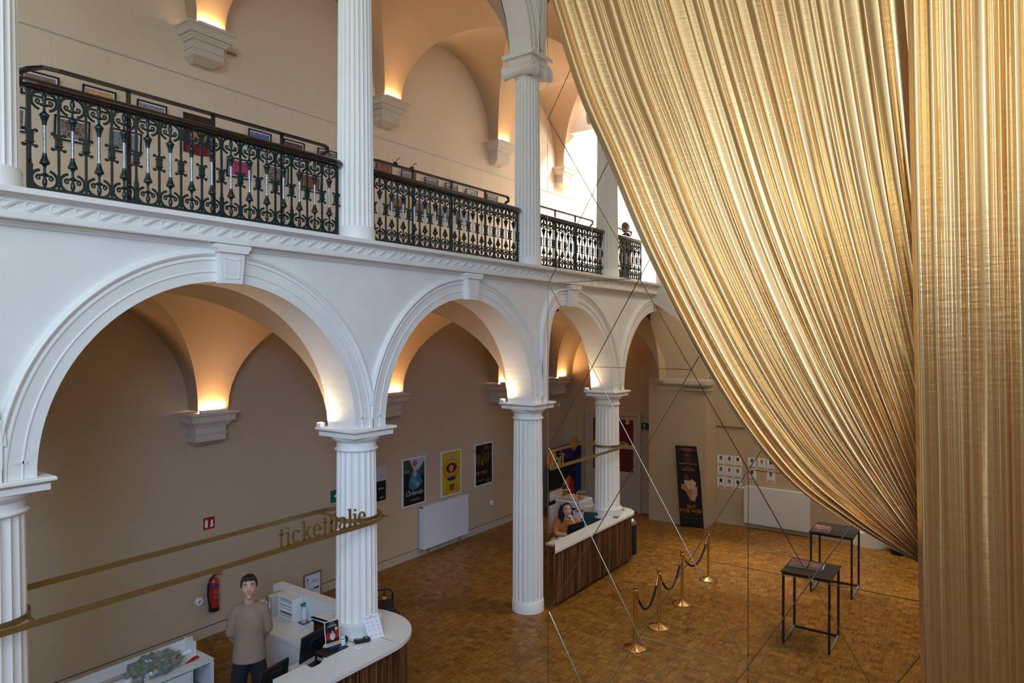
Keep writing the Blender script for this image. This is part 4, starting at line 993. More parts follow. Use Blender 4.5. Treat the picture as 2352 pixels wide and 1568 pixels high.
def poster(x0, z0, lb, shapes):
    w_, h_ = .745, 1.085; t = thing('film_poster', lb, 'poster', (x0 + w_ / 2, YB, z0), group='framed film posters in the aisle')
    B = Board((x0, YB - .02, z0), (1, 0, 0), (0, 0, 1)); mb = MB(); f = .028
    B.slab(mb, 0, 0, w_, f, -.018, .008); B.slab(mb, 0, h_ - f, w_, h_, -.018, .008); B.slab(mb, 0, f, f, h_ - f, -.018, .008); B.slab(mb, w_ - f, f, w_, h_ - f, -.018, .008); mb.build('frame', M['whiteboard'], t)
    mb = MB(); B.slab(mb, f, f, w_ - f, h_ - f, -.018, -.002); mb.build('backing', M['black'], t); B.art(t, shapes, -.001); return t
G = (.03, .07, .035); BL = (.03, .16, .22)
poster(6.71, 1.198, 'framed film poster with a figure in a blue gown', [((.010, .011, .014), 'r', .03, .03, .715, 1.055), ((.42, .46, .52), 'p', [(.22, 1.055), (.715, 1.055), (.715, .98), (.48, .72), (.34, .76)]), (G, 'p', [(.03, .72), (.03, 1.055), (.22, 1.055), (.36, .80), (.36, .72)]), (G, 'p', [(.46, .74), (.715, .96), (.715, .62), (.5, .62)]),
       ((.010, .011, .014), 'p', [(.03, .03), (.03, .76), (.30, .72), (.60, .62), (.715, .70), (.715, .03)]),
       (BL, 'p', [(.28, .76), (.22, .58), (.20, .42), (.34, .34), (.52, .38), (.66, .50), (.58, .60), (.52, .76), (.44, .82)]), ((.08, .26, .33), 'p', [(.24, .56), (.38, .50), (.46, .40), (.52, .46), (.44, .60), (.32, .64)]),
       ((.48, .30, .25), 'p', [(.34, .70), (.40, .62), (.46, .70), (.44, .80), (.36, .80)]), ((.50, .34, .30), 'e', .395, .86, .058, .085), ((.22, .14, .13), 'e', .395, .955, .075, .075), ((.28, .18, .17), 'e', .395, .99, .055, .05), ((.5, .32, .27), 'e', .50, .46, .03, .04),
       ((.7, .7, .7), 't', 'Orlando', .37, .235, .165, 1, .35, -.002), ((.3, .3, .3), 'r', .04, .80, .2, .81), ((.3, .3, .3), 'r', .04, .77, .2, .78), ((.35, .35, .35), 'r', .28, .14, .52, .147), ((.35, .35, .35), 'r', .24, .115, .56, .122)])
YE = (.50, .42, .02)
poster(8.005, 1.183, 'framed yellow film poster above the radiator', [(YE, 'r', .03, .03, .715, 1.055), ((.48, .30, .02), 'p', [(.715, .03)] + [(.40 + .31 * cos(PI * k / 14), .03 + .30 * sin(PI * k / 14)) for k in range(15)]), ((.52, .20, .02), 'e', .375, .62, .30, .27), ((.60, .30, .03), 'e', .38, .66, .26, .20), ((.06, .02, .05), 'e', .38, .66, .20, .12), ((.55, .28, .03), 'e', .37, .65, .08, .09), ((.04, .03, .12), 'e', .38, .40, .16, .05), ((.45, .30, .25), 'e', .38, .93, .07, .055), ((.28, .05, .02), 'r', .30, .12, .48, .26)])
poster(9.295, 1.195, 'framed dark film poster with two faces', [((.012, .009, .008), 'r', .03, .03, .715, 1.055), ((.085, .035, .02), 'e', .50, .80, .19, .25), ((.10, .045, .028), 'e', .14, .72, .11, .20), ((.02, .01, .008), 'e', .44, .86, .10, .05), ((.02, .01, .008), 'e', .62, .86, .07, .05), ((.015, .01, .008), 'e', .12, .93, .14, .12), ((.40, .17, .02), 'p', [(.27, .52), (.31, .75), (.34, .52)]), ((.34, .16, .03), 't', 'HOT MILK', .26, .30, .11, 1, 0, .002), ((.3, .3, .3), 'r', .08, .14, .40, .15), ((.10, .045, .028), 'e', .55, .10, .10, .07)])
t = thing('radiator', 'flat white panel radiator below the yellow poster', 'radiator', (8.06, 3.92, .15), group='flat white panel radiators')
mb = MB(); mb.rbox(7.25, 3.86, .155, 8.87, 3.885, 1.13, .006); mb.build('front_panel', M['whiteboard'], t)
mb = MB(); mb.box(7.25, 3.885, .17, 7.27, 4.0, 1.12); mb.box(8.85, 3.885, .17, 8.87, 4.0, 1.12); mb.box(7.25, 3.885, 1.10, 8.87, 3.99, 1.12); mb.build('casing', M['whiteboard'], t)
mb = MB(); mb.box(7.5, 3.94, .03, 7.53, 3.97, .17); mb.box(8.6, 3.94, .03, 8.63, 3.97, .17); mb.build('pipe', M['chrome'], t)
def roundel(x, z, lb, r=.05):
    t = thing('wall_socket', lb, 'socket', (x, YB, z)); mb = MB(); mb.cyl((x, YB, z), (x, YB - .03, z), r, 24); mb.build('cover', M['paper'], t, 40); mb = MB(); mb.cyl((x, YB - .03, z), (x, YB - .034, z), r * .35, 16); mb.build('centre', M['grey'], t)
    mb = MB(); mb.ell((x - .02, YB - .031, z + .02), (.006, .004, .006), 8, 4); mb.build('green_light', mat('green_led', (.1, .8, .3), .4, emit=(.1, 1, .4), estr=2), t)
roundel(1.957, .64, 'round white wall device left of the fire extinguisher', .065); roundel(10.0, .665, 'round white wall device right of the radiator', .065)
t = thing('small_detector', 'grey sensor beside the gallery corbel above the long balustrade', 'sensor', (2.55, YB, 9.93)); mb = MB(); mb.rbox(2.52, YB - .05, 9.90, 2.68, YB, 9.94, .006); mb.build('housing', M['grey'], t)
# abacus lamps
for x, lb in ((1.98, 'small lit lamp box on top of the middle column capital'), (6.10, 'small lit lamp box on top of the thin column capital'), (9.24, 'small lit lamp box on the column capital in the mirror')):
    t = thing('capital_lamp', lb, 'lamp', (x - .27, .60, ZS)); mb = MB(); mb.rbox(x - .30, .54, ZS, x - .22, .62, ZS + .055, .006); mb.build('housing', M['paper'], t)
    mb = MB(); mb.box(x - .29, .55, ZS + .056, x - .23, .61, ZS + .06); mb.build('lens', M['lamp'], t)
    l = bpy.data.lights.new('capital_lamp_light', 'AREA'); l.size = .05; l.energy = 8; l.color = (1, .70, .42); o = bpy.data.objects.new('capital_lamp_light', l); COL.objects.link(o); o.parent = t; o.location = (.01, -.02, .07); o.rotation_euler = (PI, 0, 0)
# standing direction frame behind the desk
t = thing('direction_board', 'wood framed direction board with arrows behind the desk', 'sign', (3.2, 2.62, 0))
B = Board((3.0, 2.62, .55), (1, 0, 0), (0, 0, 1)); mb = MB(); B.slab(mb, 0, 0, .36, .02, -.02, .01); B.slab(mb, 0, .48, .36, .50, -.02, .01); B.slab(mb, 0, .02, .02, .48, -.02, .01); B.slab(mb, .34, .02, .36, .48, -.02, .01); mb.build('frame', flat('oakframe', (.20, .09, .03)), t)
mb = MB(); B.slab(mb, .02, .02, .34, .48, -.012, 0); mb.build('panel', flat('palepanel', (.50, .50, .56)), t); K = (.02, .02, .02)
B.art(t, [(K, 't', 'Zaal 1', .25, .33, .055), (K, 't', 'Zaal 2', .11, .20, .055), (K, 'r', .07, .31, .08, .40), (K, 'p', [(.055, .39), (.075, .43), (.095, .39)]), (K, 'r', .20, .22, .28, .245), (K, 'p', [(.28, .205), (.32, .232), (.28, .26)]), (K, 'p', [(.13, .30), (.18, .40), (.184, .40), (.134, .30)])], .0)
mb = MB(); mb.cyl((3.18, 2.64, .012), (3.18, 2.64, .56), .012, 10); mb.cyl((3.18, 2.64, 0), (3.18, 2.64, .012), .14, 24); mb.build('stand', M['blackmetal'], t)
# ---- serving trolley with bottles
t = thing('serving_trolley', 'black two tier serving trolley right of the counter', 'trolley', (3.25, .95, 0))
ux, uy = Vector((.62, .78, 0)), Vector((.78, -.62, 0)); c0 = Vector((3.12, .95, 0))
def TP(a, b, z): return tuple(c0 + ux * a + uy * b + Vector((0, 0, z)))
for z in (.80, .50, .22):
    mb = MB(); mb.add([TP(a, b, zz) for zz in (z, z + .025) for a, b in ((-.40, -.24), (.40, -.24), (.40, .24), (-.40, .24))], [(0, 3, 2, 1), (4, 5, 6, 7), (0, 1, 5, 4), (1, 2, 6, 5), (2, 3, 7, 6), (3, 0, 4, 7)]); mb.build('shelf', M['blackmetal'], t)
for a in (-.42, .42):
    mb = MB(); mb.tube([TP(a, -.25, .09), TP(a, -.25, .92), TP(a, -.20, .98), TP(a, .20, .98), TP(a, .25, .92), TP(a, .25, .09)], .016, 8); mb.build('frame', M['blackmetal'], t, 60)
    for b in (-.25, .25):
        mb = MB(); mb.cyl(TP(a - .015, b, .055), TP(a + .015, b, .055), .055, 16); mb.cyl(TP(a, b, .055), TP(a, b, .11), .012, 8); mb.build('castor', M['black'], t, 50)
for (a, b, lc, lb) in ((.22, -.02, (.45, .02, .05), 'small glass bottle with red label and straw on the trolley'), (.24, .10, (.60, .52, .05), 'small glass bottle with yellow label and straw on the trolley')):
    p = TP(a, b, .825); t = thing('soft_drink_bottle', lb, 'bottle', p)
    mb = MB(); mb.lathe([(.026, 0), (.028, .01), (.028, .10), (.024, .13), (.012, .17), (.012, .20)], p[0], p[1], 16, p[2]); mb.build('glass', flat('bottleglass', (.05, .04, .03), .1), t, 50)
    mb = MB(); mb.lathe([(.0286, .07), (.0286, .12)], p[0], p[1], 16, p[2], caps=False); mb.build('label', flat('lab%d' % int(lc[1] * 100), lc), t)
    mb = MB(); mb.cyl((p[0], p[1], p[2] + .15), (p[0] + .01, p[1], p[2] + .27), .004, 6); mb.build('straw', M['black'], t)
p = TP(-.1, .05, .525); mb = MB(); mb.rbox(p[0] - .14, p[1] - .10, p[2], p[0] + .14, p[1] + .10, p[2] + .09, .03); tag(mb.build('plastic_tub', flat('tub', (.35, .38, .42), .2)), 'clear plastic tub on the lower trolley shelf', 'tub')
# ================================================================ MIRRORED HALL THINGS
def post(x, y, lb, link=True):
    t = thing('barrier_post', lb, 'barrier post', (x, y, 0), group='brass rope barrier posts')
    mb = MB(); mb.lathe([(.188, 0), (.188, .012), (.18, .022), (.12, .040), (.055, .062), (.035, .085)], 0, 0, 40); mb.build('base', M['brass'], t, 30, world=False)
    mb = MB(); mb.lathe([(.026, .055), (.026, .93)], 0, 0, 20); mb.build('pole', M['brass'], t, 30, world=False)
    mb = MB(); mb.lathe([(.026, .90), (.034, .905), (.034, .93), (.040, .935), (.040, .945), (.034, .95), (.033, .985), (.040, .99), (.040, 1.0), (.01, 1.003)], 0, 0, 20); mb.tube([(.045 + .012 * cos(2 * PI * k / 12), 0, .925 + .012 * sin(2 * PI * k / 12)) for k in range(12)], .004, 5, closed=True); mb.tube([(-.045 + .012 * cos(2 * PI * k / 12), 0, .925 + .012 * sin(2 * PI * k / 12)) for k in range(12)], .004, 5, closed=True)
    mb.build('head', M['brass'], t, 30, world=False)
    return t
PP = [(5.867, -2.047), (6.831, -2.043), (8.053, -1.979), (9.57, -1.946)]
for (x, y), lb in zip(PP, ('brass barrier post nearest the viewer, at the left end of the rope row', 'second brass barrier post from the viewer', 'third brass barrier post from the viewer', 'farthest brass barrier post in the rope row')): post(x, y, lb)
for i, lb in enumerate(('black velvet rope between the two nearest brass posts', 'black velvet rope between the two middle brass posts', 'black velvet rope between the two farthest brass posts')):
    a = Vector((*PP[i], .91)) + Vector((.05, 0, 0)); b = Vector((*PP[i + 1], .91)) - Vector((.05, 0, 0)); L_ = (b - a).length
    t = thing('velvet_rope', lb, 'rope', tuple((a + b) / 2 - Vector((0, 0, .4))))
    sag = .42 if L_ < 1.3 else .38; P = []
    for k in range(25):
        u = k / 24; P.append(tuple(a.lerp(b, u) - Vector((0, 0, sag * (1 - (2 * u - 1) ** 2) ** .85 + .0))))
    mb = MB(); mb.tube(P[2:-2], .019, 10); mb.build('rope', M['rope'], t, 60)
    mb = MB(); mb.tube(P[:3], [.010, .020, .022], 10); mb.build('end_cap', M['brass'], t, 50); mb = MB(); mb.tube(P[-3:], [.022, .020, .010], 10); mb.build('end_cap', M['brass'], t, 50)
def table(x0, x1, y0, y1, lb, h=1.19):
    t = thing('tall_table', lb, 'table', ((x0 + x1) / 2, (y0 + y1) / 2, 0), group='tall black metal tables'); s_ = .034
    mb = MB(); mb.rbox(x0 - .02, y0 - .02, h - .022, x1 + .02, y1 + .02, h, .004); mb.build('tabletop', M['blackmetal'], t)
    mb = MB()
    for xx in (x0, x1 - s_): mb.box(xx, y0, h - .055, xx + s_, y1, h - .022)
    for yy in (y0, y1 - s_): mb.box(x0 + s_, yy, h - .055, x1 - s_, yy + s_, h - .022)
    mb.build('apron', M['blackmetal'], t)
    for xx in (x0, x1 - s_):
        for yy in (y0, y1 - s_): mb = MB(); mb.box(xx, yy, 0, xx + s_, yy + s_, h - .055); mb.build('leg', M['blackmetal'], t)
    for yy in (y0, y1 - s_): mb = MB(); mb.box(x0 + s_, yy, 0, x1 - s_, yy + s_, .034); o = mb.build('side_runner', flat('reflection_grey', (.20, .20, .20), .3), t); o['label'] = 'floor runner with reflected light put into its grey colour'  # grey stands in for the reflection on top of the black bars
    mb = MB(); mb.box(x1 - s_, y0 + s_, 0, x1, y1 - s_, .034); mb.build('rear_runner', M['blackmetal'], t)
table(7.43, 8.22, -4.66, -3.93, 'tall black table in front, with two stacks of magazines')
table(10.09, 10.93, -4.56, -3.80, 'tall black table farther back beside the gold curtain')
MC = [(.75, .72, .70), (.55, .10, .12), (.05, .04, .05), (.20, .12, .10), (.65, .55, .50)]
def mags(x, y, w_, d_, n, z, rz, lb, seed):
    t = thing('magazine_stack', lb, 'magazines', (x, y, z), rz, group='stacks of magazines on the tall tables')
    for k in range(n):
        mb = MB(); o_ = .006 * sin(k * 2.1 + seed); mb.box(-w_ / 2 + o_, -d_ / 2 - o_, k * .007, w_ / 2 + o_, d_ / 2 - o_, k * .007 + .0062)
        mb.build('magazine', photo_mat('cover', MC, 5, seed + k, (1, 1, 1)) if k == n - 1 else (M['paper'], flat('magedge', (.30, .14, .16)))[k % 2], t, world=False)
mags(7.90, -4.08, .34, .24, 5, 1.191, .0, 'larger magazine stack at the left of the front table', 1.3)
mags(7.93, -4.36, .30, .21, 4, 1.191, .1, 'smaller magazine stack at the right of the front table', 4.1)
mags(10.32, -3.98, .36, .27, 7, 1.191, .05, 'magazine stack on the back table', 7.7)
# bin with dome
t = thing('waste_bin', 'black cylindrical waste bin with shiny domed lid beside the mirrored counter', 'bin', (10.22, .12, 0))
mb = MB(); mb.lathe([(.13, 0), (.135, .01), (.135, .68), (.13, .69)], 10.22, .12, 32); mb.build('body', M['black'], t, 40); mb = MB(); mb.lathe([(.137, .68), (.137, .70), (.12, .76), (.08, .81), (.03, .83)], 10.22, .12, 32); mb.build('domed_lid', M['chrome'], t, 50)
# curved pier base and bins under the curtain
t = thing('fluted_pier', 'wide fluted white column base half hidden by the curtain', 'column', (14.25, -4.3, 0))
mb = MB(); mb.lathe([(.42, .35), (.40, 2.6)], 14.25, -4.30, 120, rf=flute(20, .03)); mb.build('shaft', M['column'], t, 40)
mb = MB(); mb.lathe([(.46, 0), (.46, .34), (.42, .36)], 14.25, -4.30, 40); mb.build('base', M['column'], t, 40)
for x, y, lb in ((13.75, -4.95, 'dark grey bin beside the fluted base'), (13.62, -5.35, 'dark grey bin nearest the gold curtain')):
    t = thing('dustbin', lb, 'bin', (x, y, 0)); mb = MB(); mb.lathe([(.17, 0), (.20, .52)], x, y, 28); mb.build('body', flat('darkgrey', (.015, .017, .02)), t, 40); mb = MB(); mb.lathe([(.205, .52), (.21, .56), (.15, .60)], x, y, 28); mb.build('lid', flat('darkgrey', (.015, .017, .02)), t, 40)
# double door, exit sign and film banner
t = bpy.data.objects.new('door_1', None); COL.objects.link(t); t['kind'] = 'structure'; t.location = (13.7, 2.3, 0); t['_o'] = (13.7, 2.3, 0)
DG = flat('door_grey', (.50, .45, .38)); mb = MB()
mb.box(13.60, 1.44, 0, 13.70, 1.54, 2.84); mb.box(13.60, 3.10, 0, 13.70, 3.22, 2.84); mb.box(13.595, 1.54, 2.74, 13.70, 3.10, 2.84); mb.build('frame', DG, t)
for y0, y1, hy in ((1.55, 2.32, 2.28), (2.33, 3.10, 2.37)):
    mb = MB(); mb.box(13.63, y0, .02, 13.68, y0 + .12, 2.73); mb.box(13.63, y1 - .12, .02, 13.68, y1, 2.73); [mb.box(13.632, y0 + .12, a, 13.68, y1 - .12, b) for a, b in ((2.62, 2.73), (1.78, 1.90), (1.0, 1.12), (.02, .16))]; mb.box(13.655, y0 + .12, .16, 13.68, y1 - .12, 1.0)
    mb.box(13.64, y0 + .17, .24, 13.655, y1 - .17, .92); mb.build('leaf', DG, t)
    for z0, z1 in ((1.12, 1.78), (1.90, 2.62)): mb = MB(); mb.box(13.65, y0 + .12, z0, 13.665, y1 - .12, z1); mb.build('red_glass', flat('redglass', (.13, .025, .03), .25), t)
    mb = MB(); mb.ell((13.61, hy, 1.06), (.03, .025, .025), 12, 8); mb.build('knob', M['chrome'], t, 60)
mb = MB(); mb.box(13.63, 1.80, 2.50, 13.64, 1.92, 2.62); tag(mb.build('warning_sticker', flat('stick', (.75, .45, .08))), 'small yellow warning sticker on the red door glass', 'sticker')
def endboard(y, z, w_, h_, x=13.7): return Board((x - .008, y, z), (0, -1, 0), (0, 0, 1))
t = thing('exit_sign', 'green exit sign with arrow and running figure beside the door', 'sign', (13.7, 1.25, 2.38)); B = endboard(1.45, 2.38, .40, .19); mb = MB(); B.slab(mb, 0, 0, .40, .19, -.006, 0); mb.build('plate', flat('exitgreen', (.004, .10, .055)), t)
B.art(t, [((.62, .66, .62), 'p', [(.08, .03), (.10, .03), (.10, .10), (.13, .10), (.09, .16), (.05, .10), (.08, .10)]), ((.62, .66, .62), 'r', .26, .03, .36, .17), ((.004, .10, .055), 'p', [(.28, .13), (.30, .13), (.31, .09), (.34, .06), (.33, .04), (.29, .07), (.27, .04), (.25, .05), (.28, .09)]), ((.004, .10, .055), 'e', .305, .15, .012, .012)], 0)
t = thing('wall_detector', 'round pale wall device high on the aisle wall in the mirror', 'sensor', (12.9, YB, 2.95)); 
for xx in (12.95, 13.35): mb = MB(); mb.cyl((xx, YB, 2.95), (xx, YB - .04, 2.95), .06, 20); mb.build('cover', M['paper'], t, 40)
# leaning film banner (mirror written)
t = thing('film_banner', 'tall black film banner with orange title leaning on the pier', 'banner', (13.1, -.3, 0))
B = Board((13.0, .02, .0), (.18, -.60, 0), (.02, .075, 1)); W_, H_ = .60, 2.13
mb = MB(); B.slab(mb, 0, 0, W_, H_, -.02, 0); mb.build('panel', flat('bannerblack', (.010, .009, .009)), t)
OR = (.42, .10, .025)
B.art(t, [(OR, 't', 'THE', .32, .50, .13, -1, 0, .003), (OR, 't', 'NEW BOY', .31, .385, .135, -1, 0, .003), ((.16, .05, .02), 'r', .06, .33, .55, .338), ((.2, .06, .02), 'r', .1, .25, .5, .258),
          ((.52, .42, .28), 'p', [(.17, 1.22), (.38, 1.26), (.48, 1.18), (.44, 1.02), (.32, .98), (.20, 1.05)]), ((.40, .17, .07), 'p', [(.10, 1.12), (.20, 1.14), (.28, 1.0), (.36, .98), (.42, 1.02), (.50, 1.10), (.50, .90), (.42, .68), (.30, .70), (.24, .85), (.18, .96), (.08, 1.0)]),
          ((.50, .30, .16), 'p', [(.38, 1.02), (.50, 1.08), (.49, .86), (.40, .69), (.33, .72), (.36, .88)]), ((.10, .04, .025), 'p', [(.16, 1.30), (.24, 1.42), (.30, 1.30), (.36, 1.22), (.24, 1.22)]),
          ((.22, .07, .02), 'e', .30, 1.89, .075, .06), ((.012, .01, .01), 'e', .30, 1.89, .062, .048), ((.3, .09, .03), 'e', .30, 1.89, .035, .02),
          (OR, 'r', .15, 2.055, .40, 2.068), (OR, 'r', .07, 2.025, .52, 2.04), (OR, 'r', .18, 1.995, .42, 2.008), (OR, 'r', .22, 1.71, .38, 1.725), (OR, 'r', .08, 1.655, .54, 1.675), (OR, 'r', .22, 1.57, .38, 1.585), (OR, 'r', .16, 1.52, .46, 1.535), (OR, 'r', .14, 1.485, .48, 1.50), ((.2, .07, .03), 'r', .18, 1.79, .42, 1.80), ((.2, .07, .03), 'r', .2, 1.77, .4, 1.778)], .0)
# rail, information sheets, radiator on the end wall
XW = 14.0
mb = MB(); mb.box(XW - .03, -3.2, 2.58, XW, -.62, 2.62); struct('trim_12', mb, flat('woodrail', (.22, .15, .09)))
def sheet(y, z, seed, lb, dark=(.08, .08, .09), col=None, w_=.205, h_=.29):
    t = thing('information_sheet', lb, 'sheet', (XW, y - w_ / 2, z), group='printed film sheets pinned to the end wall'); B = Board((XW - .004, y, z), (0, -1, 0), (0, 0, 1))
    mb = MB(); B.slab(mb, 0, 0, w_, h_, -.004, 0); mb.build('paper', M['paper'], t); c = col or dark
    B.art(t, [(c, 'r', .065, .16, .135, .26), ((.30, .30, .33), 'r', .085, .18, .115, .22) if seed % 2 else (c, 'r', .085, .18, .115, .22), ((.38, .27, .12), 'r', .02, .015, .185, .05)] + [((.50, .50, .52), 'r', .025, .13 - .02 * k, .18, .134 - .02 * k) for k in range(4)], 0)
rn = ('top', 'middle', 'bottom'); cn = ('left', 'middle', 'right'); k = 0
PC = [(.12, .10, .06), (.04, .04, .06), (.16, .05, .03), (.06, .06, .08), (.35, .12, .12), (.01, .12, .11), (.02, .02, .03), (.10, .14, .18), (.02, .05, .07)]
for r_ in range(3):
    for c_ in range(3): sheet(-.63 - .225 * c_, 1.54 - .305 * r_, k, 'printed sheet in the nine sheet block, %s row, %s' % (rn[r_], cn[c_]), col=PC[k]); k += 1
PC2 = [(.10, .12, .10), (.45, .22, .04), (.06, .07, .25), (.05, .05, .06), (.22, .04, .05), (.05, .05, .05), (.2, .1, .04)]
pos = ('first', 'second', 'third', 'fourth', 'fifth', 'sixth', 'seventh', 'eighth')
for i, y in enumerate((-1.45, -1.70, -1.93, -2.21, -2.45, -2.69, -2.94, -3.18)): sheet(y, 1.55, i, 'printed sheet in the top long row, %s from the left' % pos[i], col=PC2[i % 7])
for i, y in enumerate((-1.45, -1.93)): sheet(y, 1.24, i, 'printed sheet under the top long row, %s from the left' % pos[i], col=((.25, .04, .05), (.10, .05, .2))[i])
for i, y in enumerate((-2.49, -2.73, -2.98, -3.22, -3.46)): sheet(y, 1.23, i, 'printed sheet in the lower long row above the radiator, %s from the left' % pos[i], col=PC2[(i + 3) % 7])
sheet(-3.55, .84, 1, 'printed sheet with small pictures right of the radiator', w_=.40, h_=.22)
t = thing('wall_poster', 'white poster with dark top and letters at the curtain edge', 'poster', (XW, -4.0, .50)); B = Board((XW - .004, -3.98, .50), (0, -1, 0), (0, 0, 1)); mb = MB(); B.slab(mb, 0, 0, .62, .52, -.004, 0); mb.build('paper', M['paper'], t)
B.art(t, [((.03, .035, .08), 'r', 0, .36, .62, .52), ((.08, .10, .16), 't', 'TIM KNOL', .40, .18, .10, -1), ((.35, .20, .12), 't', 'DAGELIJKS', .40, .06, .085, -1), ((.3, .3, .3), 'r', .03, .28, .18, .29), ((.3, .3, .3), 'r', .03, .18, .2, .19), ((.3, .3, .3), 'r', .03, .06, .2, .07)], 0)
t = thing('radiator', 'white panel radiator under the printed sheets in the mirror', 'radiator', (13.9, -2.2, .13), group='flat white panel radiators')
mb = MB(); mb.rbox(13.86, -3.0, .13, 13.885, -1.38, 1.10, .006); mb.build('front_panel', M['whiteboard'], t); mb = MB(); mb.box(13.885, -1.4, .15, XW, -1.38, 1.09); mb.box(13.885, -3.0, .15, XW, -2.98, 1.09); mb.box(13.885, -3.0, 1.07, XW, -1.38, 1.09); mb.build('casing', M['whiteboard'], t)
mb = MB(); mb.cyl((13.9, -1.34, 1.03), (13.9, -1.38, 1.03), .03, 14); mb.build('valve', M['paper'], t)
# plain cardboard display, no figure on it
t = thing('cardboard_display', 'large dark blue cardboard display with orange and red shapes', 'display', (12.7, 3.35, 0)); B = Board((11.75, 3.35, .0), (1, 0, 0), (0, 0, 1))
mb = MB(); B.slab(mb, 0, 0, 1.82, 1.88, -.03, 0); mb.build('panel', flat('displayblue', (.008, .010, .045)), t)
B.art(t, [((.010, .010, .014), 'r', .05, .4, 1.3, 1.5), ((.010, .04, .16), 'r', 1.55, .2, 1.82, 1.5), ((.35, .02, .012), 'p', [(.7, 0), (1.45, .0), (1.42, .75), (1.15, 1.0), (.9, .7)]), ((.50, .20, .02), 'p', [(.3, .1), (.75, .0), (1.1, .6), (1.15, .98), (.85, .88)]), ((.08, .03, .14), 'p', [(.5, .55), (1.0, .65), (1.0, .78), (.5, .70)]), ((.03, .02, .12), 'p', [(.1, 1.5), (.5, 1.8), (.8, 1.55), (1.3, 1.4), (1.6, 1.75), (1.82, 1.6), (1.82, 1.88), (0, 1.88), (0, 1.5)]), ((.25, .25, .4), 'p', [(.45, 1.84), (.95, 1.58), (1.0, 1.56), (.5, 1.86)])], 0)
mb = MB(); mb.ell((13.15, 3.34, 1.90), (.20, .03, .24), 20, 10); mb.build('orange_disc', flat('orangecard', (.55, .19, .02)), t, 60)
mb = MB(); mb.ell((11.9, 3.34, 1.60), (.26, .03, .28), 20, 10); mb.build('orange_disc', flat('orangecard', (.55, .19, .02)), t, 60)
t = thing('notice_frame', 'white framed notice standing at the left mirror edge', 'sign', (10.55, 2.4, 0)); B = Board((10.3, 2.4, .86), (1, 0, 0), (0, 0, 1)); mb = MB(); B.slab(mb, 0, 0, .62, .24, -.012, 0); mb.build('panel', flat('noticewhite', (.55, .56, .60)), t)
mb = MB(); B.slab(mb, -.015, -.015, .635, 0, -.02, .01); B.slab(mb, -.015, .24, .635, .255, -.02, .01); B.slab(mb, -.015, 0, 0, .24, -.02, .01); B.slab(mb, .62, 0, .635, .24, -.02, .01); mb.build('frame', flat('oakframe', (.20, .09, .03)), t)
B.art(t, [((.2, .2, .22), 'r', .25, .20, .5, .208), ((.2, .2, .22), 'r', .2, .15, .58, .16), ((.2, .2, .22), 'r', .3, .12, .5, .128), ((.3, .2, .05), 'r', .35, .07, .6, .08), ((.2, .2, .22), 'r', .05, .05, .3, .06), ((.2, .2, .22), 'r', .05, .02, .3, .03)], 0)
mb = MB(); mb.box(10.58, 2.405, 0, 10.62, 2.42, .86); mb.box(10.45, 2.3, 0, 10.75, 2.5, .015); mb.build('stand', M['blackmetal'], t)
# office chair, printer with seat frame on top, lamp, bottle, papers
t = thing('office_chair', 'beige upholstered office chair behind the woman', 'chair', (8.860, 1.28, 0)); CH = flat('beigefab', (.38, .35, .31), .9)
mb = MB(); mb.rbox(8.620, 1.30, .62, 9.160, 1.38, 1.24, .10); mb.build('backrest', CH, t, 50); mb = MB(); mb.rbox(8.620, .86, .44, 9.160, 1.34, .52, .06); mb.build('seat', CH, t, 50)
mb = MB(); mb.cyl((8.890, 1.1, .08), (8.890, 1.1, .44), .03, 12); 
for k in range(5): mb.cyl((8.890, 1.1, .08), (8.890 + .28 * cos(k * 1.2566), 1.1 + .28 * sin(k * 1.2566), .05), .02, 8)
mb.build('base', M['black'], t, 50)
t = thing('copier', 'white and black office copier behind the mirrored counter', 'copier', (9.900, 1.45, 0))
mb = MB(); mb.rbox(9.560, 1.15, 0, 10.220, 1.75, .78, .02); mb.rbox(9.540, 1.12, 1.02, 10.240, 1.76, 1.16, .03); mb.rbox(10.140, 1.12, .5, 10.260, 1.3, 1.05, .01); mb.build('body', flat('copierwhite', (.62, .66, .72), .4), t)
mb = MB(); mb.box(9.580, 1.2, .78, 10.140, 1.74, 1.02); mb.box(10.240, 1.3, .55, 10.300, 1.6, 1.02); mb.build('tray_opening', M['black'], t)
mb = MB(); mb.box(10.262, 1.15, .70, 10.264, 1.27, .98); mb.build('pinned_notes', flat('noteyellow', (.45, .35, .05)), t)
t = thing('folding_seat', 'pale wooden folding frame lying on the copier', 'frame', (9.850, 1.45, 1.165)); WD = flat('palewood', (.50, .38, .26))
mb = MB(); mb.box(9.620, 1.2, 1.165, 10.150, 1.7, 1.19); mb.build('seat_board', WD, t)
mb = MB(); 
for yy in (1.25, 1.65): mb.tube([(9.650, yy, 1.19), (9.700, yy, 1.36), (10.080, yy, 1.30)], .013, 6)
mb.build('arm_rest', WD, t)
t = thing('table_lamp', 'brass table lamp standing on the mirrored counter left of the column', 'lamp', (9.10, .86, 1.1))
mb = MB(); mb.lathe([(.10, 0), (.10, .015), (.02, .03)], 9.12, .84, 30, 1.10); mb.build('base', M['brass'], t, 40); mb = MB(); mb.cyl((9.05, .84, 1.12), (9.05, .84, 1.52), .008, 8); mb.tube([(9.05, .84, 1.52), (9.09, .84, 1.58), (9.15, .84, 1.56), (9.17, .84, 1.50)], .007, 8); mb.build('stem', M['brass'], t); mb = MB(); mb.ell((9.17, .84, 1.40), (.055, .055, .05), 18, 10); mb.cyl((9.17, .84, 1.44), (9.17, .84, 1.54), .016, 10); mb.build('globe', M['brass'], t, 60)
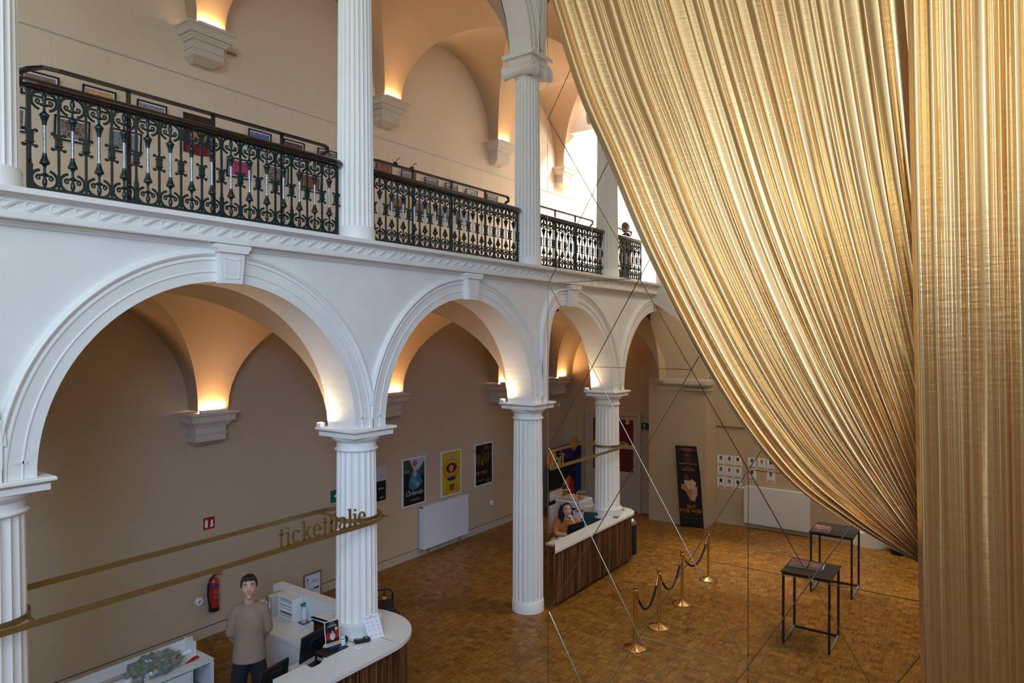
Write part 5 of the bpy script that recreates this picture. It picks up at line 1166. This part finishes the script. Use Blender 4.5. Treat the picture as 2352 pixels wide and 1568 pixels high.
t = thing('drink_bottle', 'pink metal drinking bottle behind the mirrored counter', 'bottle', (8.82, .62, .77)); mb = MB(); mb.lathe([(.037, 0), (.037, .17), (.03, .20), (.017, .225), (.016, .24)], 8.82, .62, 20, .77); mb.build('body', flat('pinkmetal', (.42, .10, .15), .3), t, 50); mb = MB(); mb.lathe([(.019, .235), (.019, .27), (.012, .275)], 8.82, .62, 16, .77); mb.build('cap', M['chrome'], t, 50)
for (x, y, rz, c, lb) in ((9.10, -.06, .2, (.30, .03, .02), 'leaflet with red picture on the mirrored counter'), (9.28, .0, .4, (.12, .16, .04), 'leaflet with green picture at the counter end'), (9.2, -.03, -.1, (.5, .5, .5), 'plain white leaflet under the others on the mirrored counter')):
    t = thing('leaflet', lb, 'leaflet', (x, y, 1.1), rz); zz = .0 if c[0] == .5 else .004; mb = MB(); mb.box(-.11, -.08, zz, .11, .08, zz + .003); mb.build('sheet', M['paper'], t, world=False); mb = MB(); mb.box(-.09, -.065, zz + .003, .06, .055, zz + .0045); mb.build('picture', flat('lf%d' % int(c[0] * 100), c), t, world=False)
t = thing('sign_holder', 'clear angled sign holder at the end of the mirrored counter', 'sign holder', (9.75, .3, 1.1))
gl2 = mat('clear_holder', (.6, .6, .6), .15, trans=.5)
mb = MB(); mb.add([(9.62, .42, 1.1), (9.62, .42, 1.34), (9.80, .05, 1.1), (9.625, .415, 1.1), (9.625, .415, 1.34), (9.80, .045, 1.1)], [(0, 1, 2), (3, 5, 4), (0, 3, 4, 1), (1, 4, 5, 2), (2, 5, 3, 0)]); mb.box(9.6, .05, 1.1, 9.8, .42, 1.104); mb.build('holder', gl2, t)
# red pipe in the bright gallery
mb = MB(); mb.tube([(13.2, 2.0, ZC), (13.2, 2.0, 10.8)], .05, 12); tag(mb.build('red_pipe', flat('redpipe', (.75, .03, .03), .4), None, 60), 'vertical bright red pipe in the gallery beside the curtain', 'pipe')
# ================================================================ PEOPLE
def skinned(name, m, par, chains, remesh=.014, lofts=(), smooth_it=4, extra=None):
    """one continuous body surface: tapered limbs fused by a voxel remesh"""
    mb = MB()
    for ch in chains:
        P = [Vector(p[:3]) for p in ch]; R_ = [p[3] for p in ch]
        # resample for roundness
        pts, rs = [], []
        for i in range(len(P) - 1):
            for k in range(4):
                u = k / 4; pts.append(P[i].lerp(P[i + 1], u)); rs.append(R_[i] + (R_[i + 1] - R_[i]) * u)
        pts.append(P[-1]); rs.append(R_[-1])
        mb.tube([tuple(p) for p in pts], rs, 14)
        for j, p in enumerate(P): mb.ell(tuple(p), (R_[j],) * 3, 12, 8)
    for rings in lofts: mb.loft(rings, True)
    if extra: extra(mb)
    o = mb.build(name, m, par, world=False)
    md = o.modifiers.new('fuse', 'REMESH'); md.mode = 'VOXEL'; md.voxel_size = remesh; md.use_smooth_shade = True
    sm = o.modifiers.new('soften', 'SMOOTH'); sm.iterations = smooth_it; sm.factor = .5
    return o
def oval(cx, cy, z, rx, ry, n=20, tilt=0): return [(cx + rx * cos(2 * PI * k / n), cy + ry * sin(2 * PI * k / n), z + tilt * cos(2 * PI * k / n)) for k in range(n)]
def head_fn(c, tilt, turn):
    Mt = Matrix.Translation(c) @ Matrix.Rotation(turn, 4, 'Z') @ Matrix.Rotation(tilt, 4, 'X') @ Matrix.Translation(-Vector(c))
    return Mt
def head_shape(mb, c, s_=1.0):
    c = Vector(c)
    def f(p):
        d = p - c; z = d.z / .118
        if z < 0: d.x *= 1 - .30 * min(1, -z) ** 1.5; d.y = d.y * (1 - .16 * (-z)) - .012 * (-z)
        return c + d * s_
    mb.ell(c, (.074, .095, .118), 22, 16, fn=f)
def face(par, c, X, smile=True, closed=False, hairc=None):
    c = Vector(c)
    def P(mb): mb.X = X; return mb
    for sx in (-1, 1):
        mb = P(MB()); mb.ell((c.x + sx * .030, c.y - .081, c.z + .012), (.014, .010, .0075), 12, 8); mb.build('eye', M['eyewhite'] if not closed else M['skin'], par, 60, world=False)
        mb = P(MB()); mb.ell((c.x + sx * .030, c.y - .0895, c.z + .012), (.0065, .004, .0065 if not closed else .0015), 10, 6); mb.build('iris', M['hair'], par, 60, world=False)
        mb = P(MB()); mb.tube([(c.x + sx * .048, c.y - .080, c.z + .028), (c.x + sx * .030, c.y - .092, c.z + .034), (c.x + sx * .014, c.y - .094, c.z + .029)], [.003, .0048, .004], 6); mb.build('eyebrow', M['hair'], par, 60, world=False)
    mb = P(MB()); mb.tube([(c.x - .026, c.y - .083, c.z - .058), (c.x - .013, c.y - .092, c.z - .064), (c.x, c.y - .095, c.z - .066), (c.x + .013, c.y - .092, c.z - .064), (c.x + .026, c.y - .083, c.z - .058)], [.002, .0045, .0055, .0045, .002], 8); mb.build('mouth', flat('lips', (.42, .16, .13)), par, 60, world=False)
def face_extra(c):
    c = Vector(c)
    def f(mb):
        head_shape(mb, c)
        mb.tube([(c.x, c.y - .085, c.z + .022), (c.x, c.y - .101, c.z - .010), (c.x, c.y - .113, c.z - .028)], [.009, .010, .013], 10); mb.ell((c.x, c.y - .106, c.z - .032), (.018, .012, .009), 12, 8)
        for sx in (-1, 1):
            mb.ell((c.x + sx * .078, c.y + .008, c.z - .002), (.010, .018, .030), 10, 8); mb.ell((c.x + sx * .035, c.y - .070, c.z - .028), (.022, .018, .020), 10, 8)
        mb.ell((c.x, c.y - .075, c.z - .098), (.026, .020, .018), 12, 8); mb.ell((c.x, c.y - .078, c.z + .038), (.052, .016, .014), 12, 8)
    return f
M['eyewhite'] = flat('eyewhite', (.55, .50, .47), .3)
M['tee'] = mat('taupe_cotton', (.31, .22, .15), .95, noise=.14, nscale=9, bump=.35, bscale=12)
M['trousers'] = mat('black_trousers', (.010, .010, .012), .9, bump=.3, bscale=14)
M['orange'] = mat('orange_blouse', (.50, .15, .025), .85, noise=.2, nscale=9, bump=.5, bscale=14)
def hand(mb, wrist, d, up, curl=.5, s_=1.0, sx=1):
    """palm with five separate bent fingers; d = direction of the fingers, up = back of the hand"""
    d = Vector(d).normalized(); up = (Vector(up) - d * Vector(up).dot(d)).normalized(); sd = d.cross(up) * sx; w_ = Vector(wrist)
    for i in range(4):
        a = w_ + sd * (-.026 + .0175 * i) * s_; mb.tube([tuple(a * 1.0), tuple(a + d * .085 * s_)], .0125 * s_, 8)
        L_ = (.070, .080, .074, .058)[i] * s_; p = a + d * .085 * s_; dd = d.copy(); P = [tuple(p)]
        for k in range(3):
            dd = (dd - up * curl * .8).normalized(); p = p + dd * L_ / 3; P.append(tuple(p))
        mb.tube(P, [.0095 * s_, .009 * s_, .0085 * s_, .0065 * s_], 8); mb.ell(P[-1], (.007 * s_,) * 3, 8, 6)
    a = w_ + sd * -.030 * s_ + d * .02 * s_; b = a + (d * .5 - sd * .8) .normalized() * .045 * s_; c = b + (d * .9 - sd * .25 - up * .3).normalized() * .035 * s_
    mb.tube([tuple(a), tuple(b), tuple(c)], [.014 * s_, .011 * s_, .008 * s_], 8)
# ---- the man, standing with his hands behind his back, looking up at the camera
t = thing('person', 'dark haired man in a taupe t-shirt and black trousers, hands behind his back', 'person', (.87, .93, 0), -.60); t.scale = (1.12, 1.12, 1.12)
hc = Vector((0, -.035, 1.675)); XH = Matrix.Translation(hc) @ Matrix.Scale(1.10, 4) @ Matrix.Translation(-hc) @ head_fn(hc, -.30, .0)
def man_extra(mb):
    mb.X = XH; face_extra(hc)(mb); mb.X = None
    for sx in (-1, 1): hand(mb, (sx * .10, .20, .93), (-sx * .9, .1, -.25), (0, 1, 0), .4, 1, sx)
    R = [oval(0, .0, .90, .14, .10), oval(0, .0, 1.0, .135, .10), oval(0, -.005, 1.12, .135, .10), oval(0, -.01, 1.28, .14, .105), oval(0, 0, 1.38, .135, .09), oval(0, .0, 1.46, .10, .08)]
    mb.loft(R, True)
ch = [[(0, .0, 1.42, .065), (0, -.005, 1.52, .056), (0, -.02, 1.60, .055)], [(-.12, 0, 1.39, .05), (.12, 0, 1.39, .05)]]
for sx in (-1, 1):
    ch += [[(sx * .148, .0, 1.39, .048), (sx * .180, .03, 1.28, .044), (sx * .195, .07, 1.12, .040), (sx * .15, .16, 1.0, .035), (sx * .10, .20, .93, .027)]]
    ch += [[(sx * .085, 0, .90, .088), (sx * .10, -.01, .70, .078), (sx * .105, -.01, .50, .056), (sx * .108, .02, .32, .052), (sx * .11, .02, .10, .038), (sx * .112, -.02, .045, .040), (sx * .118, -.14, .035, .034)]]
skinned('body', M['skin'], t, ch, .011, extra=man_extra, smooth_it=3)
face(t, hc, XH)
mb = MB(); mb.X = XH
def hairf(p):
    d = p - (hc + Vector((0, .012, .034))); 
    if d.y < -.045 and d.z < .035: d.y = -.045 + (d.y + .045) * .15
    return hc + Vector((0, .012, .034)) + d * (1 + .05 * sin(p.x * 130) * sin(p.y * 110 + p.z * 60))
mb.ell(hc + Vector((0, .012, .034)), (.083, .100, .098), 30, 18, fn=hairf)
for i in range(9): mb.ell((hc.x - .056 + .014 * i, hc.y - .076 - .012 * cos((i - 4) * .4), hc.z + .085 + .006 * sin(i * 2.2)), (.013, .018, .022), 10, 6)
for sx in (-1, 1): mb.ell((hc.x + sx * .074, hc.y - .012, hc.z + .03), (.009, .024, .036), 10, 8)
o = mb.build('hair', M['hair'], t, world=False, smooth=80)
def shirt(mb):
    R = [oval(0, .01, .84, .186, .148, 28), oval(0, .01, .90, .182, .146, 28), oval(0, .005, 1.0, .168, .138, 28), oval(0, -.005, 1.12, .158, .128, 28), oval(0, -.012, 1.26, .160, .130, 28), oval(0, -.006, 1.36, .158, .122, 28), oval(0, .0, 1.43, .135, .10, 28), oval(0, .0, 1.475, .105, .085, 28), oval(0, -.002, 1.495, .082, .075, 28)]
    mb.loft(R, True)
ch = []
for sx in (-1, 1): ch += [[(sx * .10, .0, 1.425, .062), (sx * .146, .005, 1.395, .062), (sx * .176, .02, 1.30, .060), (sx * .190, .035, 1.20, .063), (sx * .193, .045, 1.16, .064)]]
skinned('t_shirt', M['tee'], t, ch, .013, extra=shirt, smooth_it=3)
ch = [[(-.06, .0, .88, .098), (.06, .0, .88, .098)]]
for sx in (-1, 1): ch += [[(sx * .076, 0, .86, .098), (sx * .105, -.01, .68, .092), (sx * .11, -.01, .48, .076), (sx * .112, .01, .28, .070), (sx * .115, .01, .085, .066)]]
skinned('trousers', M['trousers'], t, ch, .014)
for sx in (-1, 1):
    mb = MB(); mb.X = Matrix.Translation((sx * .118, -.06, 0)); mb.ell((0, 0, .045), (.048, .145, .045), 16, 8); mb.build('shoe', M['black'], t, 60, world=False)
# ---- the woman, seated, chin on her hand
t = thing('person', 'smiling long haired woman in orange, seated with her chin on her hand', 'person', (8.36, .74, 0), -.75); t.scale = (1.12, 1.12, 1.12)
hc = Vector((0, -.06, 1.17)); XH = Matrix.Translation(hc) @ Matrix.Scale(1.12, 4) @ Matrix.Translation(-hc) @ head_fn(hc, -.22, .0)
def wom_extra(mb):
    mb.X = XH; face_extra(hc)(mb); mb.X = None
    hand(mb, (.075, -.20, 1.00), (-.30, .35, .9), (.2, -1, .2), .55, .95, 1); hand(mb, (-.12, -.36, .80), (.9, -.3, 0), (0, 0, 1), .25, .95, -1)
    mb.loft([oval(0, .08, .46, .19, .15), oval(0, .06, .60, .17, .13), oval(0, .03, .78, .17, .12), oval(0, .0, .93, .165, .11), oval(0, .0, .99, .09, .07)], True)
ch = [[(0, .0, .97, .058), (0, -.02, 1.04, .050), (0, -.04, 1.10, .050)],
      [(.165, .0, .93, .055), (.21, -.10, .82, .048), (.16, -.26, .80, .042), (.10, -.24, .92, .034), (.075, -.20, 1.00, .027)],
      [(-.165, .0, .93, .055), (-.24, -.08, .80, .046), (-.24, -.24, .79, .038), (-.12, -.36, .80, .027)]]
for sx in (-1, 1): ch += [[(sx * .10, .06, .50, .09), (sx * .13, -.38, .50, .065), (sx * .13, -.40, .28, .05), (sx * .13, -.38, .07, .04), (sx * .13, -.50, .04, .034)]]
skinned('body', M['skin'], t, ch, .012, extra=wom_extra, smooth_it=2)
face(t, hc, XH, closed=True)
mb = MB(); mb.X = XH
def hf(p):
    d = p - (hc + Vector((0, .02, .025)))
    if d.y < -.03 and d.z < .06 : d.y = -.03 + (d.y + .03) * .12
    return hc + Vector((0, .02, .025)) + d * (1 + .03 * sin(p.x * 150))
mb.ell(hc + Vector((0, .02, .025)), (.090, .105, .108), 28, 18, fn=hf)
mb.X = None
for sx in (-1, 1):
    for k in range(6): mb.tube([(sx * (.05 + .006 * k), -.05 + .022 * k, 1.24), (sx * (.088 + .004 * k), -.045 + .024 * k, 1.14), (sx * (.105 + .004 * k), -.06 + .026 * k, 1.0), (sx * (.11 + .004 * k), -.075 + .028 * k, .86)], [.022, .024, .026, .012], 8)
mb.loft([oval(0, .055, 1.24, .07, .045, 16), oval(0, .07, 1.1, .10, .04, 16), oval(0, .085, .95, .11, .035, 16), oval(0, .09, .86, .09, .02, 16)], True)
mb.build('long_hair', M['hair'], t, world=False, smooth=80)
ch = []
ch += [[(.12, .0, .945, .065), (.175, -.01, .93, .070), (.22, -.09, .83, .066), (.20, -.17, .805, .060)], [(-.12, .0, .945, .065), (-.175, -.01, .93, .070), (-.245, -.07, .81, .064), (-.25, -.17, .79, .056)]]
skinned('blouse', M['orange'], t, ch, .013, extra=lambda mb: mb.loft([oval(0, .07, .50, .215, .17, 24), oval(0, .05, .64, .20, .16, 24), oval(0, .02, .80, .195, .145, 24), oval(0, -.0, .92, .185, .125, 24), oval(0, .0, .97, .12, .09, 24), oval(0, -.005, .995, .085, .07, 24)], True), smooth_it=3)
skinned('trousers', M['trousers'], t, [[(sx * .10, .06, .50, .105), (sx * .13, -.38, .50, .078), (sx * .13, -.40, .28, .062), (sx * .13, -.38, .10, .055)] for sx in (-1, 1)], .016)
t2 = thing('desk_stool', 'dark stool under the woman in orange', 'stool', (8.38, .82, 0)); mb = MB(); mb.rbox(8.19, .64, .34, 8.57, 1.0, .39, .03); mb.build('seat', M['black'], t2); mb = MB(); mb.cyl((8.38, .82, .0), (8.38, .82, .34), .03, 10); mb.lathe([(.2, 0), (.2, .02)], 8.38, .82, 24); mb.build('base', M['blackmetal'], t2)
# ---- visitor on the gallery
t = thing('person', 'visitor in dark clothes seen from behind on the bright gallery', 'person', (11.65, .95, 6.26), .9)
hc = Vector((0, -.02, 1.55))
skinned('body', M['skin'], t, [[(0, 0, 1.30, .055), (0, -.01, 1.45, .052)], [(-.17, 0, 1.30, .05), (-.22, .02, 1.08, .042), (-.19, -.12, .92, .034)], [(.17, 0, 1.30, .05), (.22, .02, 1.08, .042), (.19, -.12, .92, .034)]] + [[(sx * .09, 0, .85, .08), (sx * .1, 0, .45, .055), (sx * .1, .02, .06, .04), (sx * .1, -.1, .04, .035)] for sx in (-1, 1)], .014,
        extra=lambda mb: (face_extra(hc)(mb), hand(mb, (-.19, -.12, .92), (0, -.3, -1), (-1, 0, 0), .3, 1, 1), hand(mb, (.19, -.12, .92), (0, -.3, -1), (1, 0, 0), .3, 1, -1), mb.loft([oval(0, 0, .82, .15, .1), oval(0, 0, 1.05, .14, .1), oval(0, 0, 1.3, .16, .1), oval(0, 0, 1.36, .08, .06)], True)))
mb = MB(); mb.ell(hc + Vector((0, .025, .02)), (.088, .098, .115), 24, 14); mb.ell(hc + Vector((0, .06, -.07)), (.07, .05, .06), 16, 8); mb.build('hair', mat('grey_brown_hair', (.14, .10, .07), .7, noise=.4, nscale=50), t, world=False, smooth=80)
skinned('top', flat('darknavy', (.012, .012, .018), .9), t, [[(sx * .13, 0, 1.33, .06), (sx * .19, 0, 1.28, .058), (sx * .23, .02, 1.08, .052), (sx * .20, -.1, .94, .045)] for sx in (-1, 1)], .015, extra=lambda mb: mb.loft([oval(0, 0, .80, .18, .13), oval(0, 0, 1.05, .17, .12), oval(0, 0, 1.3, .18, .12), oval(0, 0, 1.385, .09, .075)], True))
skinned('trousers', M['trousers'], t, [[(sx * .09, 0, .84, .10), (sx * .1, 0, .45, .075), (sx * .1, .02, .08, .062)] for sx in (-1, 1)], .016)
